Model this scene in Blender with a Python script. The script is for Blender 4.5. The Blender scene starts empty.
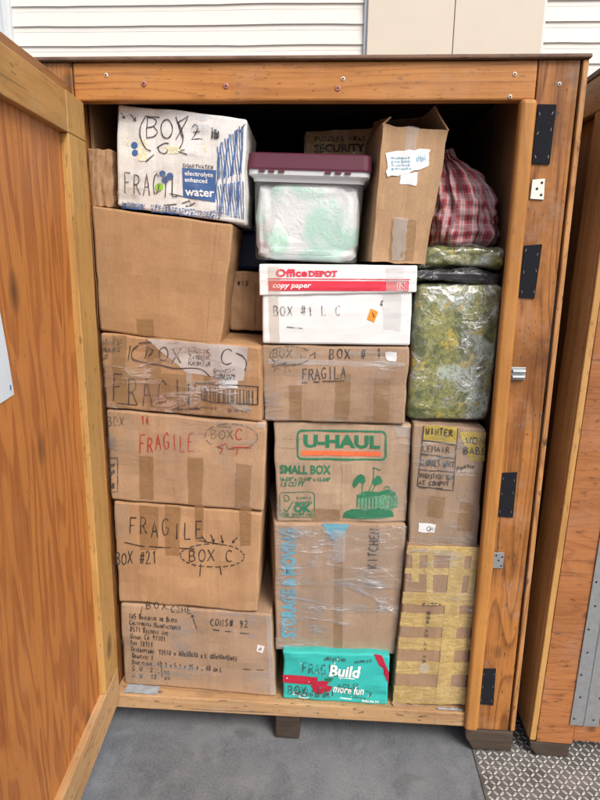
import bpy, bmesh, math, random
from mathutils import Vector, Matrix, noise
R = math.radians
rnd = random.Random(7)
S = bpy.context.scene
COL = S.collection

# ------------------------------------------------------------------ camera
def camera_basis(pitch, yaw, roll):
    cy, sy, cp, sp = math.cos(yaw), math.sin(yaw), math.cos(pitch), math.sin(pitch)
    F = Vector((-sy*cp, cy*cp, -sp)); R0 = Vector((cy, sy, 0)); U0 = R0.cross(F)
    cr, sr = math.cos(roll), math.sin(roll)
    return R0*cr + U0*sr, U0*cr - R0*sr, F
CR, CU, CF = camera_basis(R(13.3248), R(3.3497), R(0.7314))
CPOS = Vector((0, -1.6864, 1.5681)); FPX = 601.0
cd = bpy.data.cameras.new('camera'); cam = bpy.data.objects.new('camera', cd); COL.objects.link(cam)
cam.matrix_world = Matrix(((CR.x, CU.x, -CF.x, CPOS.x), (CR.y, CU.y, -CF.y, CPOS.y), (CR.z, CU.z, -CF.z, CPOS.z), (0, 0, 0, 1)))
cd.sensor_fit = 'VERTICAL'; cd.sensor_height = 24; cd.lens = 24*FPX/800
cd.clip_start = 0.05; cd.clip_end = 300
S.camera = cam

# ------------------------------------------------------------------ light
SUN_EL, SUN_AZ = R(46), R(146)         # azimuth clockwise from +Y
W = bpy.data.worlds.new('World'); S.world = W; W.use_nodes = True
wn = W.node_tree.nodes; wl = W.node_tree.links
sky = wn.new('ShaderNodeTexSky'); sky.sky_type = 'NISHITA'; sky.sun_disc = False
sky.sun_elevation = SUN_EL; sky.sun_rotation = SUN_AZ; sky.dust_density = 4; sky.air_density = 1.0; sky.ozone_density = .6
bgn = wn['Background']; bgn.inputs['Strength'].default_value = 0.095
wl.new(sky.outputs[0], bgn.inputs['Color'])
sd = bpy.data.lights.new('sun', 'SUN'); sd.energy = 1.5; sd.angle = R(24); sd.color = (1, .95, .88)
so = bpy.data.objects.new('sun', sd); COL.objects.link(so)
sdir = Vector((math.sin(SUN_AZ)*math.cos(SUN_EL), math.cos(SUN_AZ)*math.cos(SUN_EL), math.sin(SUN_EL)))
so.rotation_euler = sdir.to_track_quat('Z', 'Y').to_euler()
S.view_settings.view_transform = 'Standard'; S.view_settings.look = 'None'
S.view_settings.exposure = 0.88; S.view_settings.gamma = 1; S.view_settings.use_curve_mapping = False
S.cycles.max_bounces = 8; S.cycles.transparent_max_bounces = 16; S.cycles.caustics_reflective = False; S.cycles.caustics_refractive = False
S.cycles.use_denoising = True

# ------------------------------------------------------------------ node helpers
class NT:
    def __init__(s, name):
        s.m = bpy.data.materials.new(name); s.m.use_nodes = True
        s.t = s.m.node_tree; s.t.nodes.clear()
        s.out = s.n('ShaderNodeOutputMaterial')
    def n(s, typ, **kw):
        x = s.t.nodes.new(typ)
        for k, v in kw.items():
            if k in x.bl_rna.properties: setattr(x, k, v)
        return x
    def put(s, sock, v):
        if isinstance(v, bpy.types.NodeSocket): s.t.links.new(v, sock)
        elif isinstance(v, (tuple, list)) and len(v) == 3 and sock.type == 'RGBA': sock.default_value = (*v, 1)
        else: sock.default_value = v
    def math(s, op, a, b=0.0, c=None, clamp=False):
        x = s.n('ShaderNodeMath', operation=op); x.use_clamp = clamp
        s.put(x.inputs[0], a); s.put(x.inputs[1], b)
        if c is not None: s.put(x.inputs[2], c)
        return x.outputs[0]
    def vmath(s, op, a, b):
        x = s.n('ShaderNodeVectorMath', operation=op); s.put(x.inputs[0], a); s.put(x.inputs[1], b); return x.outputs[0]
    def mix(s, f, a, b, blend='MIX'):
        x = s.n('ShaderNodeMix', data_type='RGBA', blend_type=blend)
        s.put(x.inputs[0], f); s.put(x.inputs[6], a); s.put(x.inputs[7], b); return x.outputs[2]
    def ramp(s, f, stops, interp='LINEAR'):
        x = s.n('ShaderNodeValToRGB'); x.color_ramp.interpolation = interp
        e = x.color_ramp.elements
        while len(e) < len(stops): e.new(.5)
        for i, (p, c) in enumerate(stops):
            e[i].position = p
            if isinstance(c, (int, float)): c = (c, c, c)
            e[i].color = (*c, 1)
        s.put(x.inputs[0], f); return x.outputs[0]
    def noise(s, vec, scale, detail=3, rough=.5, dist=0.0):
        x = s.n('ShaderNodeTexNoise'); s.put(x.inputs['Vector'], vec); x.inputs['Scale'].default_value = scale
        x.inputs['Detail'].default_value = detail; x.inputs['Roughness'].default_value = rough; x.inputs['Distortion'].default_value = dist
        return x.outputs['Fac']
    def coords(s, scale=(1, 1, 1), jitter=True, out='Object'):
        tc = s.n('ShaderNodeTexCoord'); v = tc.outputs[out]
        if jitter:
            oi = s.n('ShaderNodeObjectInfo')
            v = s.vmath('ADD', v, s.vmath('MULTIPLY', s.cxyz(oi.outputs['Random']), (7.1, 5.3, 9.7)))
        return s.vmath('MULTIPLY', v, scale)
    def cxyz(s, f):
        x = s.n('ShaderNodeCombineXYZ')
        for i in range(3): s.put(x.inputs[i], f)
        return x.outputs[0]
    def bump(s, h, strength=.3, dist=.002):
        x = s.n('ShaderNodeBump'); s.put(x.inputs['Height'], h); x.inputs['Strength'].default_value = strength
        x.inputs['Distance'].default_value = dist; return x.outputs[0]
    def bsdf(s, col, rough=.6, metal=0.0, bump=None, spec=.5, **kw):
        b = s.n('ShaderNodeBsdfPrincipled')
        s.put(b.inputs['Base Color'], col); s.put(b.inputs['Roughness'], rough); s.put(b.inputs['Metallic'], metal)
        b.inputs['Specular IOR Level'].default_value = spec
        if bump is not None: s.t.links.new(bump, b.inputs['Normal'])
        for k, v in kw.items(): s.put(b.inputs[k.replace('_', ' ')], v)
        return b.outputs[0]
    def done(s, sh):
        s.t.links.new(sh, s.out.inputs['Surface']); return s.m

def wood(name, light, dark, axis, freq=9.0, contrast=.6, rough=.55, stain=.35, knots=True, sc=6.0, dirt=(.06, .035, .02), spec=.35, wear=.35, kg=.46, aniso=.10, ks=5.5, figure=False):
    """axis: grain direction 0/1/2"""
    t = NT(name)
    sv = [1, 1, 1]; sv[axis] = aniso
    v = t.coords(tuple(sv))
    base = t.noise(v, sc, 2, .45, .25)
    ring = t.math('FRACT', t.math('MULTIPLY', base, freq))
    ring = t.ramp(ring, [(0, 0.0), (.40, .05), (.52, 1.0), (.88, .8), (1, 0.0)] if figure else [(0, 0.05), (.6, .3), (.86, 1.0), (1, 0.05)])
    sf = [1, 1, 1]; sf[axis] = .025
    fib = t.noise(t.coords(tuple(sf)), 260, 3, .6)
    blot = t.noise(t.coords((1, 1, 1)), 3.2, 5, .65)
    ss = [1, 1, 1]; ss[axis] = .045
    strk = t.noise(t.coords(tuple(ss)), 62, 5, .65, .3)
    f = t.math('ADD', t.math('MULTIPLY', ring, contrast), t.math('ADD', t.math('MULTIPLY', t.math('SUBTRACT', fib, .5), 1.3), t.math('MULTIPLY', t.math('SUBTRACT', strk, .5), 1.5)), clamp=True)
    c = t.mix(f, light, dark)
    st = t.math('MULTIPLY', t.ramp(blot, [(.42, 0.0), (.72, 1.0)]), stain)
    c = t.mix(st, c, tuple(d*.72 for d in dark))
    if knots:
        sk = [1, 1, 1]; sk[axis] = .55
        vo = t.n('ShaderNodeTexVoronoi'); t.put(vo.inputs['Vector'], t.coords(tuple(sk))); vo.inputs['Scale'].default_value = ks
        d = vo.outputs['Distance']
        kn = t.ramp(d, [(.03, 1.0), (.11, .55), (.17, 0.0)])
        gate = t.ramp(t.noise(t.coords((1, 1, 1)), 4.0, 0), [(kg, 0.0), (kg+.05, 1.0)])
        c = t.mix(t.math('MULTIPLY', t.math('MULTIPLY', kn, gate), .75), c, dirt)
    sp = t.noise(t.coords((1, 1, 1)), 95, 2, .6)
    c = t.mix(t.math('MULTIPLY', t.ramp(sp, [(.68, 0.0), (.76, 1.0)]), .55), c, dirt)
    h = t.math('ADD', t.math('MULTIPLY', fib, .6), t.math('MULTIPLY', ring, .5))
    ck = [26, 26, 26]; ck[axis] = .8
    crk = t.noise(t.coords(tuple(ck)), 2.2, 2, .5)
    c = t.mix(t.math('MULTIPLY', t.ramp(crk, [(.67, 0.0), (.70, 1.0)]), wear), c, dirt)
    pit = [1, 1, 1]; pit[axis] = .28
    pits = t.noise(t.coords(tuple(pit)), 105, 3, .6)
    c = t.mix(t.math('MULTIPLY', t.ramp(pits, [(.62, 0.0), (.69, 1.0)]), min(1, wear*1.5)), c, dirt)
    wash = t.noise(t.coords((1, 1, 1)), 7.5, 5, .7)
    c = t.mix(t.math('MULTIPLY', t.ramp(wash, [(.52, 0.0), (.70, 1.0)]), wear*.6), c, tuple(min(1, x*.55+.16) for x in light))
    return t.done(t.bsdf(c, t.math('ADD', rough, t.math('MULTIPLY', t.math('SUBTRACT', fib, .5), .2)), bump=t.bump(h, .35, .0012), spec=spec))

def cardboard(name, col, rough=.75, vert=True, mottled=.25, flute=.3):
    t = NT(name)
    v = t.coords((1, 1, 1))
    cor = t.n('ShaderNodeTexWave', wave_type='BANDS', bands_direction='X' if vert else 'Z'); t.put(cor.inputs['Vector'], v)
    cor.inputs['Scale'].default_value = 70; cor.inputs['Distortion'].default_value = .8; cor.inputs['Detail'].default_value = 1
    big = t.noise(v, 4.5, 4, .6); mid = t.noise(v, 24, 4, .65)
    fib = t.noise(t.coords((1, 1, .18)), 170, 3, .6)
    c = t.mix(t.ramp(big, [(.3, 0.0), (.7, 1.0)]), tuple(x*(1+mottled*.35) for x in col), tuple(x*(1-mottled*.75) for x in col))
    c = t.mix(t.math('MULTIPLY', t.math('SUBTRACT', fib, .35, clamp=True), .55), c, tuple(x*.62 for x in col))
    c = t.mix(t.math('MULTIPLY', cor.outputs['Fac'], .07), c, tuple(x*.6 for x in col))
    c = t.mix(t.math('MULTIPLY', t.ramp(mid, [(.62, 0.0), (.78, 1.0)]), .3), c, tuple(min(1, x*1.35+.04) for x in col))
    scuff = t.noise(t.coords((.25, 1, 1.0)), 34, 5, .7)
    c = t.mix(t.math('MULTIPLY', t.ramp(scuff, [(.66, 0.0), (.74, 1.0)]), .35), c, tuple(x*.45 for x in col))
    spk = t.noise(v, 330, 3, .75); lon = t.noise(t.coords((1, 1, .06)), 26, 4, .65)
    c = t.mix(t.math('MULTIPLY', t.ramp(lon, [(.48, 0.0), (.64, 1.0)]), flute), c, tuple(x*.62 for x in col))
    c = t.mix(t.ramp(spk, [(.40, .20), (.56, 0.0)]), c, tuple(x*.45 for x in col))
    c = t.mix(t.ramp(spk, [(.54, 0.0), (.70, .22)]), c, tuple(min(1, x*1.3+.06) for x in col))
    h = t.math('ADD', t.math('MULTIPLY', cor.outputs['Fac'], .08), t.math('ADD', t.math('MULTIPLY', big, 5.0), t.math('ADD', t.math('MULTIPLY', mid, 1.0), t.math('MULTIPLY', lon, .8))))
    return t.done(t.bsdf(c, rough, bump=t.bump(h, .35, .0025), spec=.3))

def plain(name, col, rough=.6, metal=0.0, var=.15, scale=20, bumpy=.15, spec=.5):
    t = NT(name); v = t.coords((1, 1, 1)); n = t.noise(v, scale, 4, .6)
    c = t.mix(n, tuple(min(1, x*(1+var)) for x in col), tuple(x*(1-var) for x in col))
    return t.done(t.bsdf(c, rough, metal, bump=t.bump(n, bumpy, .002), spec=spec))

def ink(name, col, fade=.35, rough=.5):
    """marker / printing ink: worn away in specks so the card shows through"""
    t = NT(name); v = t.coords((1, 1, 1)); n = t.noise(v, 190, 3, .7); n2 = t.noise(v, 25, 3, .6)
    b = t.bsdf(t.mix(n, col, tuple(min(1, x*1.5+.01) for x in col)), rough, spec=.3)
    tr = t.n('ShaderNodeBsdfTransparent').outputs[0]
    m = t.n('ShaderNodeMixShader')
    a = t.math('ADD', t.math('MULTIPLY', n, .6), t.math('MULTIPLY', n2, .4))
    t.put(m.inputs[0], t.ramp(a, [(max(0, fade-.12+.2), 0.0), (fade+.24, 1.0)])); t.put(m.inputs[1], tr); t.put(m.inputs[2], b)
    return t.done(m.outputs[0])

def film(name, amount=.12, stretch=(.15, 1, 1), scale=26, rough=.16, tint=(1, 1, 1), bstr=.9):
    t = NT(name); v = t.coords(stretch)
    n = t.noise(v, scale, 5, .62, .6); n2 = t.noise(t.coords((1, 1, 1)), 7, 4, .6)
    rid = t.math('SUBTRACT', 1.0, t.math('MULTIPLY', t.math('ABSOLUTE', t.math('SUBTRACT', n, .5)), 5.0), clamp=True)
    bp = t.bump(t.math('ADD', n, t.math('MULTIPLY', rid, .35)), bstr, .012)
    g = t.n('ShaderNodeBsdfGlossy'); g.inputs['Roughness'].default_value = rough; g.inputs['Color'].default_value = (*tint, 1); t.t.links.new(bp, g.inputs['Normal'])
    d = t.n('ShaderNodeBsdfDiffuse'); d.inputs['Color'].default_value = (.8, .82, .85, 1)
    gd = t.n('ShaderNodeMixShader'); gd.inputs[0].default_value = .25; t.t.links.new(g.outputs[0], gd.inputs[1]); t.t.links.new(d.outputs[0], gd.inputs[2])
    tr = t.n('ShaderNodeBsdfTransparent')
    m = t.n('ShaderNodeMixShader')
    gate = t.ramp(n2, [(.44, 0.0), (.62, 1.0)])
    gl = t.math('MULTIPLY', t.math('MULTIPLY', t.math('POWER', rid, 14.0), gate), 4.0)  # sparse glints put in along the ridges as whiter, denser film
    a = t.math('MULTIPLY', t.math('ADD', t.math('ADD', .3, gl), t.ramp(n2, [(.5, 0.0), (.75, 1.2)])), amount, clamp=True)
    t.put(m.inputs[0], a); t.t.links.new(tr.outputs[0], m.inputs[1]); t.t.links.new(gd.outputs[0], m.inputs[2])
    return t.done(m.outputs[0])

def tape(name, col, alpha=.7, rough=.3, wrinkle=0.0):
    t = NT(name); v = t.coords((1, 1, .2)); n = t.noise(v, 60, 3, .6); n2 = t.noise(t.coords((1, 1, 1)), 12, 3)
    cc = t.mix(n, col, tuple(x*.8 for x in col)); hh = t.math('ADD', n, n2)
    if wrinkle:
        wr = t.noise(t.coords((.35, 1, 1)), 30, 5, .7, 1.2); ed = t.math('ABSOLUTE', t.math('SUBTRACT', wr, .5))
        hh = t.math('ADD', hh, t.math('MULTIPLY', wr, 2.5)); cc = t.mix(t.ramp(ed, [(.0, wrinkle), (.05, 0.0)]), cc, tuple(min(1, x*1.35+.05) for x in col))  # wrinkle lines lightened in the tape colour to paint highlights
    b = t.bsdf(cc, rough, bump=t.bump(hh, .5, .004), spec=.5)
    tr = t.n('ShaderNodeBsdfTransparent').outputs[0]
    m = t.n('ShaderNodeMixShader'); t.put(m.inputs[0], t.math('ADD', alpha-.15, t.math('MULTIPLY', n2, .3), clamp=True)); t.put(m.inputs[1], tr); t.put(m.inputs[2], b)
    return t.done(m.outputs[0])

# ------------------------------------------------------------------ object helpers
def link(name, me, mat=None, parent=None):
    o = bpy.data.objects.new(name, me); COL.objects.link(o)
    if mat is not None:
        for m in (mat if isinstance(mat, list) else [mat]): me.materials.append(m)
    if parent is not None: o.parent = parent
    return o
def tag(o, label=None, cat=None, group=None, kind=None):
    if label: o['label'] = label
    if cat: o['category'] = cat
    if group: o['group'] = group
    if kind: o['kind'] = kind
    return o
def empty(name, loc, label, cat, group=None):
    o = bpy.data.objects.new(name, None); COL.objects.link(o); o.location = loc; o.empty_display_size = .05
    return tag(o, label, cat, group)
def from_bm(name, bm, mat, parent=None, smooth=False, bevel=0, segs=2):
    me = bpy.data.meshes.new(name); bm.normal_update(); bm.to_mesh(me); bm.free()
    if smooth:
        for p in me.polygons: p.use_smooth = True
    o = link(name, me, mat, parent)
    if bevel:
        b = o.modifiers.new('bevel', 'BEVEL'); b.width = bevel; b.segments = segs; b.limit_method = 'ANGLE'; b.angle_limit = R(40)
    return o
def add_box(bm, x0, x1, y0, y1, z0, z1, M=None):
    vs = [bm.verts.new(Vector((x, y, z)) if M is None else M @ Vector((x, y, z))) for x in (x0, x1) for y in (y0, y1) for z in (z0, z1)]
    for q in ((0, 1, 3, 2), (4, 6, 7, 5), (0, 4, 5, 1), (2, 3, 7, 6), (0, 2, 6, 4), (1, 5, 7, 3)):
        bm.faces.new([vs[i] for i in q])
def board(name, x0, x1, y0, y1, z0, z1, mat, parent=None, bevel=.003, segs=2, wob=0.0):
    """a sawn board, cut along its length so that its faces can waver a little"""
    bm = bmesh.new(); o = Vector(parent.location) if parent is not None else Vector()
    add_box(bm, x0-o.x, x1-o.x, y0-o.y, y1-o.y, z0-o.z, z1-o.z)
    if wob:
        dims = (x1-x0, y1-y0, z1-z0); ax = dims.index(max(dims)); n = max(2, int(dims[ax]/.06))
        es = [e for e in bm.edges if abs((e.verts[0].co-e.verts[1].co)[ax]) > dims[ax]*.9]
        bmesh.ops.subdivide_edges(bm, edges=es, cuts=n, use_grid_fill=True)
        sd = rnd.random()*50
        for v in bm.verts:
            p = v.co*5 + Vector((sd, sd*.7, sd*1.3)); d = noise.noise_vector(p)*wob + noise.noise_vector(p*6)*wob*.4
            d[ax] = 0; v.co += d
    return from_bm(name, bm, mat, parent, bevel=bevel, segs=segs)
def cyl(bm, c, axis, r, h, n=14, r2=None):
    axis = Vector(axis).normalized(); q = axis.to_track_quat('Z', 'Y'); r2 = r if r2 is None else r2
    a = [bm.verts.new(Vector(c)+q @ Vector((math.cos(2*math.pi*i/n)*r, math.sin(2*math.pi*i/n)*r, 0))) for i in range(n)]
    b = [bm.verts.new(Vector(c)+q @ Vector((math.cos(2*math.pi*i/n)*r2, math.sin(2*math.pi*i/n)*r2, h))) for i in range(n)]
    for i in range(n): bm.faces.new((a[i], a[(i+1) % n], b[(i+1) % n], b[i]))
    bm.faces.new(b); bm.faces.new(a[::-1])

def ray(px):
    return CF + CR*((px[0]-300)/FPX) - CU*((px[1]-400)/FPX)
def on_y(px, y):                     # the point of the photographed ray on the upright plane at depth y
    r = ray(px); return CPOS + r*((y-CPOS.y)/r.y)

# ------------------------------------------------------------------ face of a carton: quad + gentle bulge, carries print and tape
class Face:
    def __init__(s, quad, depths, origin, bulge=.002, seed=0, noise_amp=.0015):
        """quad: TL TR BR BL as measured; depths left,right"""
        s.q = quad
        P = [on_y(q, d) for q, d in zip(quad, (depths[0], depths[1], depths[1], depths[0]))]
        s.TL, s.TR, s.BR, s.BL = [p-origin for p in P]
        s.n = (s.TR-s.BL).cross(s.TL-s.BR).normalized()
        if s.n.y > 0: s.n = -s.n
        s.b = bulge; s.sd = seed*3.7; s.na = noise_amp
    def map(s, u, v, off=0.0, w=0.0, D=None):
        p = (s.BL*(1-u)+s.BR*u)*(1-v)+(s.TL*(1-u)+s.TR*u)*v
        uu, vv = min(1, max(0, u)), min(1, max(0, v))
        k = math.sin(math.pi*uu)*math.sin(math.pi*vv)
        q = Vector((u*3.1+s.sd, v*2.6+s.sd, w*2+s.sd*.3))
        nz = noise.noise(q*1.7)*s.na*1.6 + noise.noise(q*4)*s.na*.6
        p = p + s.n*(s.b*k*(1-w) + nz*(1-w) + off)
        if D is not None: p = p + D*w
        return p
    def uv(s, px, py):               # inverse bilinear in the measured quad
        TL, TR, BR, BL = s.q; u, v = .5, .5
        for _ in range(8):
            x = (BL[0]*(1-u)+BR[0]*u)*(1-v)+(TL[0]*(1-u)+TR[0]*u)*v - px
            y = (BL[1]*(1-u)+BR[1]*u)*(1-v)+(TL[1]*(1-u)+TR[1]*u)*v - py
            xu = (BR[0]-BL[0])*(1-v)+(TR[0]-TL[0])*v; yu = (BR[1]-BL[1])*(1-v)+(TR[1]-TL[1])*v
            xv = (TL[0]-BL[0])*(1-u)+(TR[0]-BR[0])*u; yv = (TL[1]-BL[1])*(1-u)+(TR[1]-BR[1])*u
            dt = xu*yv-xv*yu
            u -= (x*yv-y*xv)/dt; v -= (xu*y-yu*x)/dt
        return u, v
    def pt(s, px, py, off): return s.map(*s.uv(px, py), off)

def carton_body(f, D, nu=14, nv=10, nw=3, edge=.0022):
    bm = bmesh.new(); V = {}
    def vert(i, j, k):
        if (i, j, k) not in V:
            u, v, w = i/nu, j/nv, k/nw
            p = f.map(u, v, 0, w, D)
            jit = noise.noise_vector(Vector((u*5+f.sd*2, v*5+f.sd, w*3+f.sd)))
            onb = (i in (0, nu)) + (j in (0, nv))
            if onb: p = p + Vector((jit.x, jit.y*.4, jit.z))*edge
            V[i, j, k] = bm.verts.new(p)
        return V[i, j, k]
    for i in range(nu):
        for j in range(nv):
            bm.faces.new((vert(i, j, 0), vert(i+1, j, 0), vert(i+1, j+1, 0), vert(i, j+1, 0)))
            bm.faces.new((vert(i, j, nw), vert(i, j+1, nw), vert(i+1, j+1, nw), vert(i+1, j, nw)))
    for i in range(nu):
        for k in range(nw):
            bm.faces.new((vert(i, 0, k), vert(i, 0, k+1), vert(i+1, 0, k+1), vert(i+1, 0, k)))
            bm.faces.new((vert(i, nv, k), vert(i+1, nv, k), vert(i+1, nv, k+1), vert(i, nv, k+1)))
    for j in range(nv):
        for k in range(nw):
            bm.faces.new((vert(0, j, k), vert(0, j+1, k), vert(0, j+1, k+1), vert(0, j, k+1)))
            bm.faces.new((vert(nu, j, k), vert(nu, j, k+1), vert(nu, j+1, k+1), vert(nu, j+1, k)))
    return bm

class Carton:
    def __init__(s, name, label, cat, quad, depths, depth, mat, group=None, bulge=.002, seed=1, D=None, part='body', bevel=.006, noise_amp=.003, edge=.0045):
        a, b = on_y(quad[3], depths[0]), on_y(quad[2], depths[1])
        o = (a+b)/2; s.org = Vector((o.x, o.y, min(a.z, b.z)))
        s.t = empty(name, s.org, label, cat, group)
        s.f = Face(quad, depths, s.org, bulge, seed, noise_amp)
        if D is None:
            r = (s.f.BR-s.f.BL); D = Vector((-r.y, r.x, 0)).normalized()
        s.D = Vector(D).normalized()*depth
        s.body = from_bm(part, carton_body(s.f, s.D, edge=edge), mat, s.t, smooth=False, bevel=bevel, segs=2)
        s.k = 0
    # a flat patch given by 4 measured corners (TL TR BR BL), subdivided so that it follows the card
    def patch(s, name, quad, mat, off=.0012, n=(8, 8), label=None, rag=0.0, wr=0.0, group=None, parent=None):
        if name == 'tape': rag = max(rag, .8); wr = max(wr, .0009)
        bm = bmesh.new(); TL, TR, BR, BL = quad; g = []
        sd = rnd.random()*90
        for j in range(n[1]+1):
            row = []
            for i in range(n[0]+1):
                u, v = i/n[0], j/n[1]
                x = (BL[0]*(1-u)+BR[0]*u)*(1-v)+(TL[0]*(1-u)+TR[0]*u)*v
                y = (BL[1]*(1-u)+BR[1]*u)*(1-v)+(TL[1]*(1-u)+TR[1]*u)*v
                if rag and (i in (0, n[0]) or j in (0, n[1])):
                    x += (rnd.random()-.5)*rag; y += (rnd.random()-.5)*rag
                w = 0
                if wr: w = abs(noise.noise(Vector((x*.05+sd, y*.22, sd))))*wr + abs(noise.noise(Vector((x*.15, y*.5+sd, sd))))*wr*.4
                row.append(bm.verts.new(s.f.pt(x, y, off+w)))
            g.append(row)
        for j in range(n[1]):
            for i in range(n[0]): bm.faces.new((g[j][i], g[j][i+1], g[j+1][i+1], g[j+1][i]))
        o = from_bm(name, bm, mat, parent or s.t, smooth=bool(wr))
        if label: o['label'] = label
        return o
    def strokes(s, name, lines, mat, w=.9, off=.0019, jit=.35, parent=None):
        if name in ('handwriting', 'fine_print'):          # words that stand apart are parts of their own
            cl = []
            for L in lines:
                b = [min(p[0] for p in L)-5, max(p[0] for p in L)+5, min(p[1] for p in L)-3.5, max(p[1] for p in L)+3.5]
                hit = [c for c in cl if not (c[0][0] > b[1] or c[0][1] < b[0] or c[0][2] > b[3] or c[0][3] < b[2])]
                ls = [L]
                for c in hit:
                    b = [min(b[0], c[0][0]), max(b[1], c[0][1]), min(b[2], c[0][2]), max(b[3], c[0][3])]; ls = c[1]+ls; cl.remove(c)
                cl.append((b, ls))
            for b, ls in cl: o = s._strokes(name, ls, mat, w, off, jit, parent)
            return o
        return s._strokes(name, lines, mat, w, off, jit, parent)
    def _strokes(s, name, lines, mat, w, off, jit, parent):
        """lines: polylines in measured units, drawn as a marker ribbon w wide"""
        bm = bmesh.new()
        for L in lines:
            P = []
            if len(L) > 2:
                Q = [L[0]]
                for a, b, c_ in zip(L[:-2], L[1:-1], L[2:]):
                    d = (b[0]-a[0])*(c_[0]-b[0])+(b[1]-a[1])*(c_[1]-b[1]); m_ = math.hypot(b[0]-a[0], b[1]-a[1])*math.hypot(c_[0]-b[0], c_[1]-b[1]) or 1
                    if d/m_ > .1: Q += [(b[0]*.75+a[0]*.25, b[1]*.75+a[1]*.25), (b[0]*.75+c_[0]*.25, b[1]*.75+c_[1]*.25)]
                    else: Q.append(b)
                L = Q+[L[-1]]
            for a, b in zip(L[:-1], L[1:]):
                k = max(1, int(math.hypot(b[0]-a[0], b[1]-a[1])/5))
                for i in range(k): P.append((a[0]+(b[0]-a[0])*i/k, a[1]+(b[1]-a[1])*i/k))
            P.append(L[-1])
            P = [(x+(rnd.random()-.5)*jit, y+(rnd.random()-.5)*jit) for x, y in P]
            prev = None
            for i, (x, y) in enumerate(P):
                a = P[max(0, i-1)]; b = P[min(len(P)-1, i+1)]
                dx, dy = b[0]-a[0], b[1]-a[1]; l = math.hypot(dx, dy) or 1
                ww = w*(.40+.24*noise.noise(Vector((x*.21, y*.21, s.k*1.7)))+.10*rnd.random())
                nx, ny = -dy/l*ww, dx/l*ww
                ov = off + (s.k % 7)*.00004
                q = (bm.verts.new(s.f.pt(x+nx, y+ny, ov)), bm.verts.new(s.f.pt(x-nx, y-ny, ov)))
                if prev: bm.faces.new((prev[0], prev[1], q[1], q[0]))
                prev = q
            s.k += 1
        return from_bm(name, bm, mat, parent or s.t)
    def text(s, name, txt, x0, x1, yb, h, mat, slope=0.0, off=.0019, bold=0.0, shear=0.0, vert=False, parent=None, top_slope=None):
        cu = bpy.data.curves.new('lettering', 'FONT'); cu.body = txt; cu.size = 1; cu.offset = bold; cu.shear = shear; cu.resolution_u = 2
        to = bpy.data.objects.new('lettering', cu); COL.objects.link(to)
        dg = bpy.context.evaluated_depsgraph_get(); dg.update()
        me = bpy.data.meshes.new_from_object(to.evaluated_get(dg))
        bpy.data.objects.remove(to); bpy.data.curves.remove(cu)
        xs = [v.co.x for v in me.vertices]; a, b = min(xs), max(xs)
        cap = .70
        for v in me.vertices:
            f = (v.co.x-a)/(b-a); g = v.co.y/cap
            if vert: x, y = x0 - g*h, yb + (x1-yb)*f      # runs along y from yb to x1
            else: x, y = x0+(x1-x0)*f, yb+slope*f*(x1-x0)-g*h
            v.co = s.f.pt(x, y, off)
        me.name = name
        return link(name, me, mat, parent or s.t)

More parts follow.
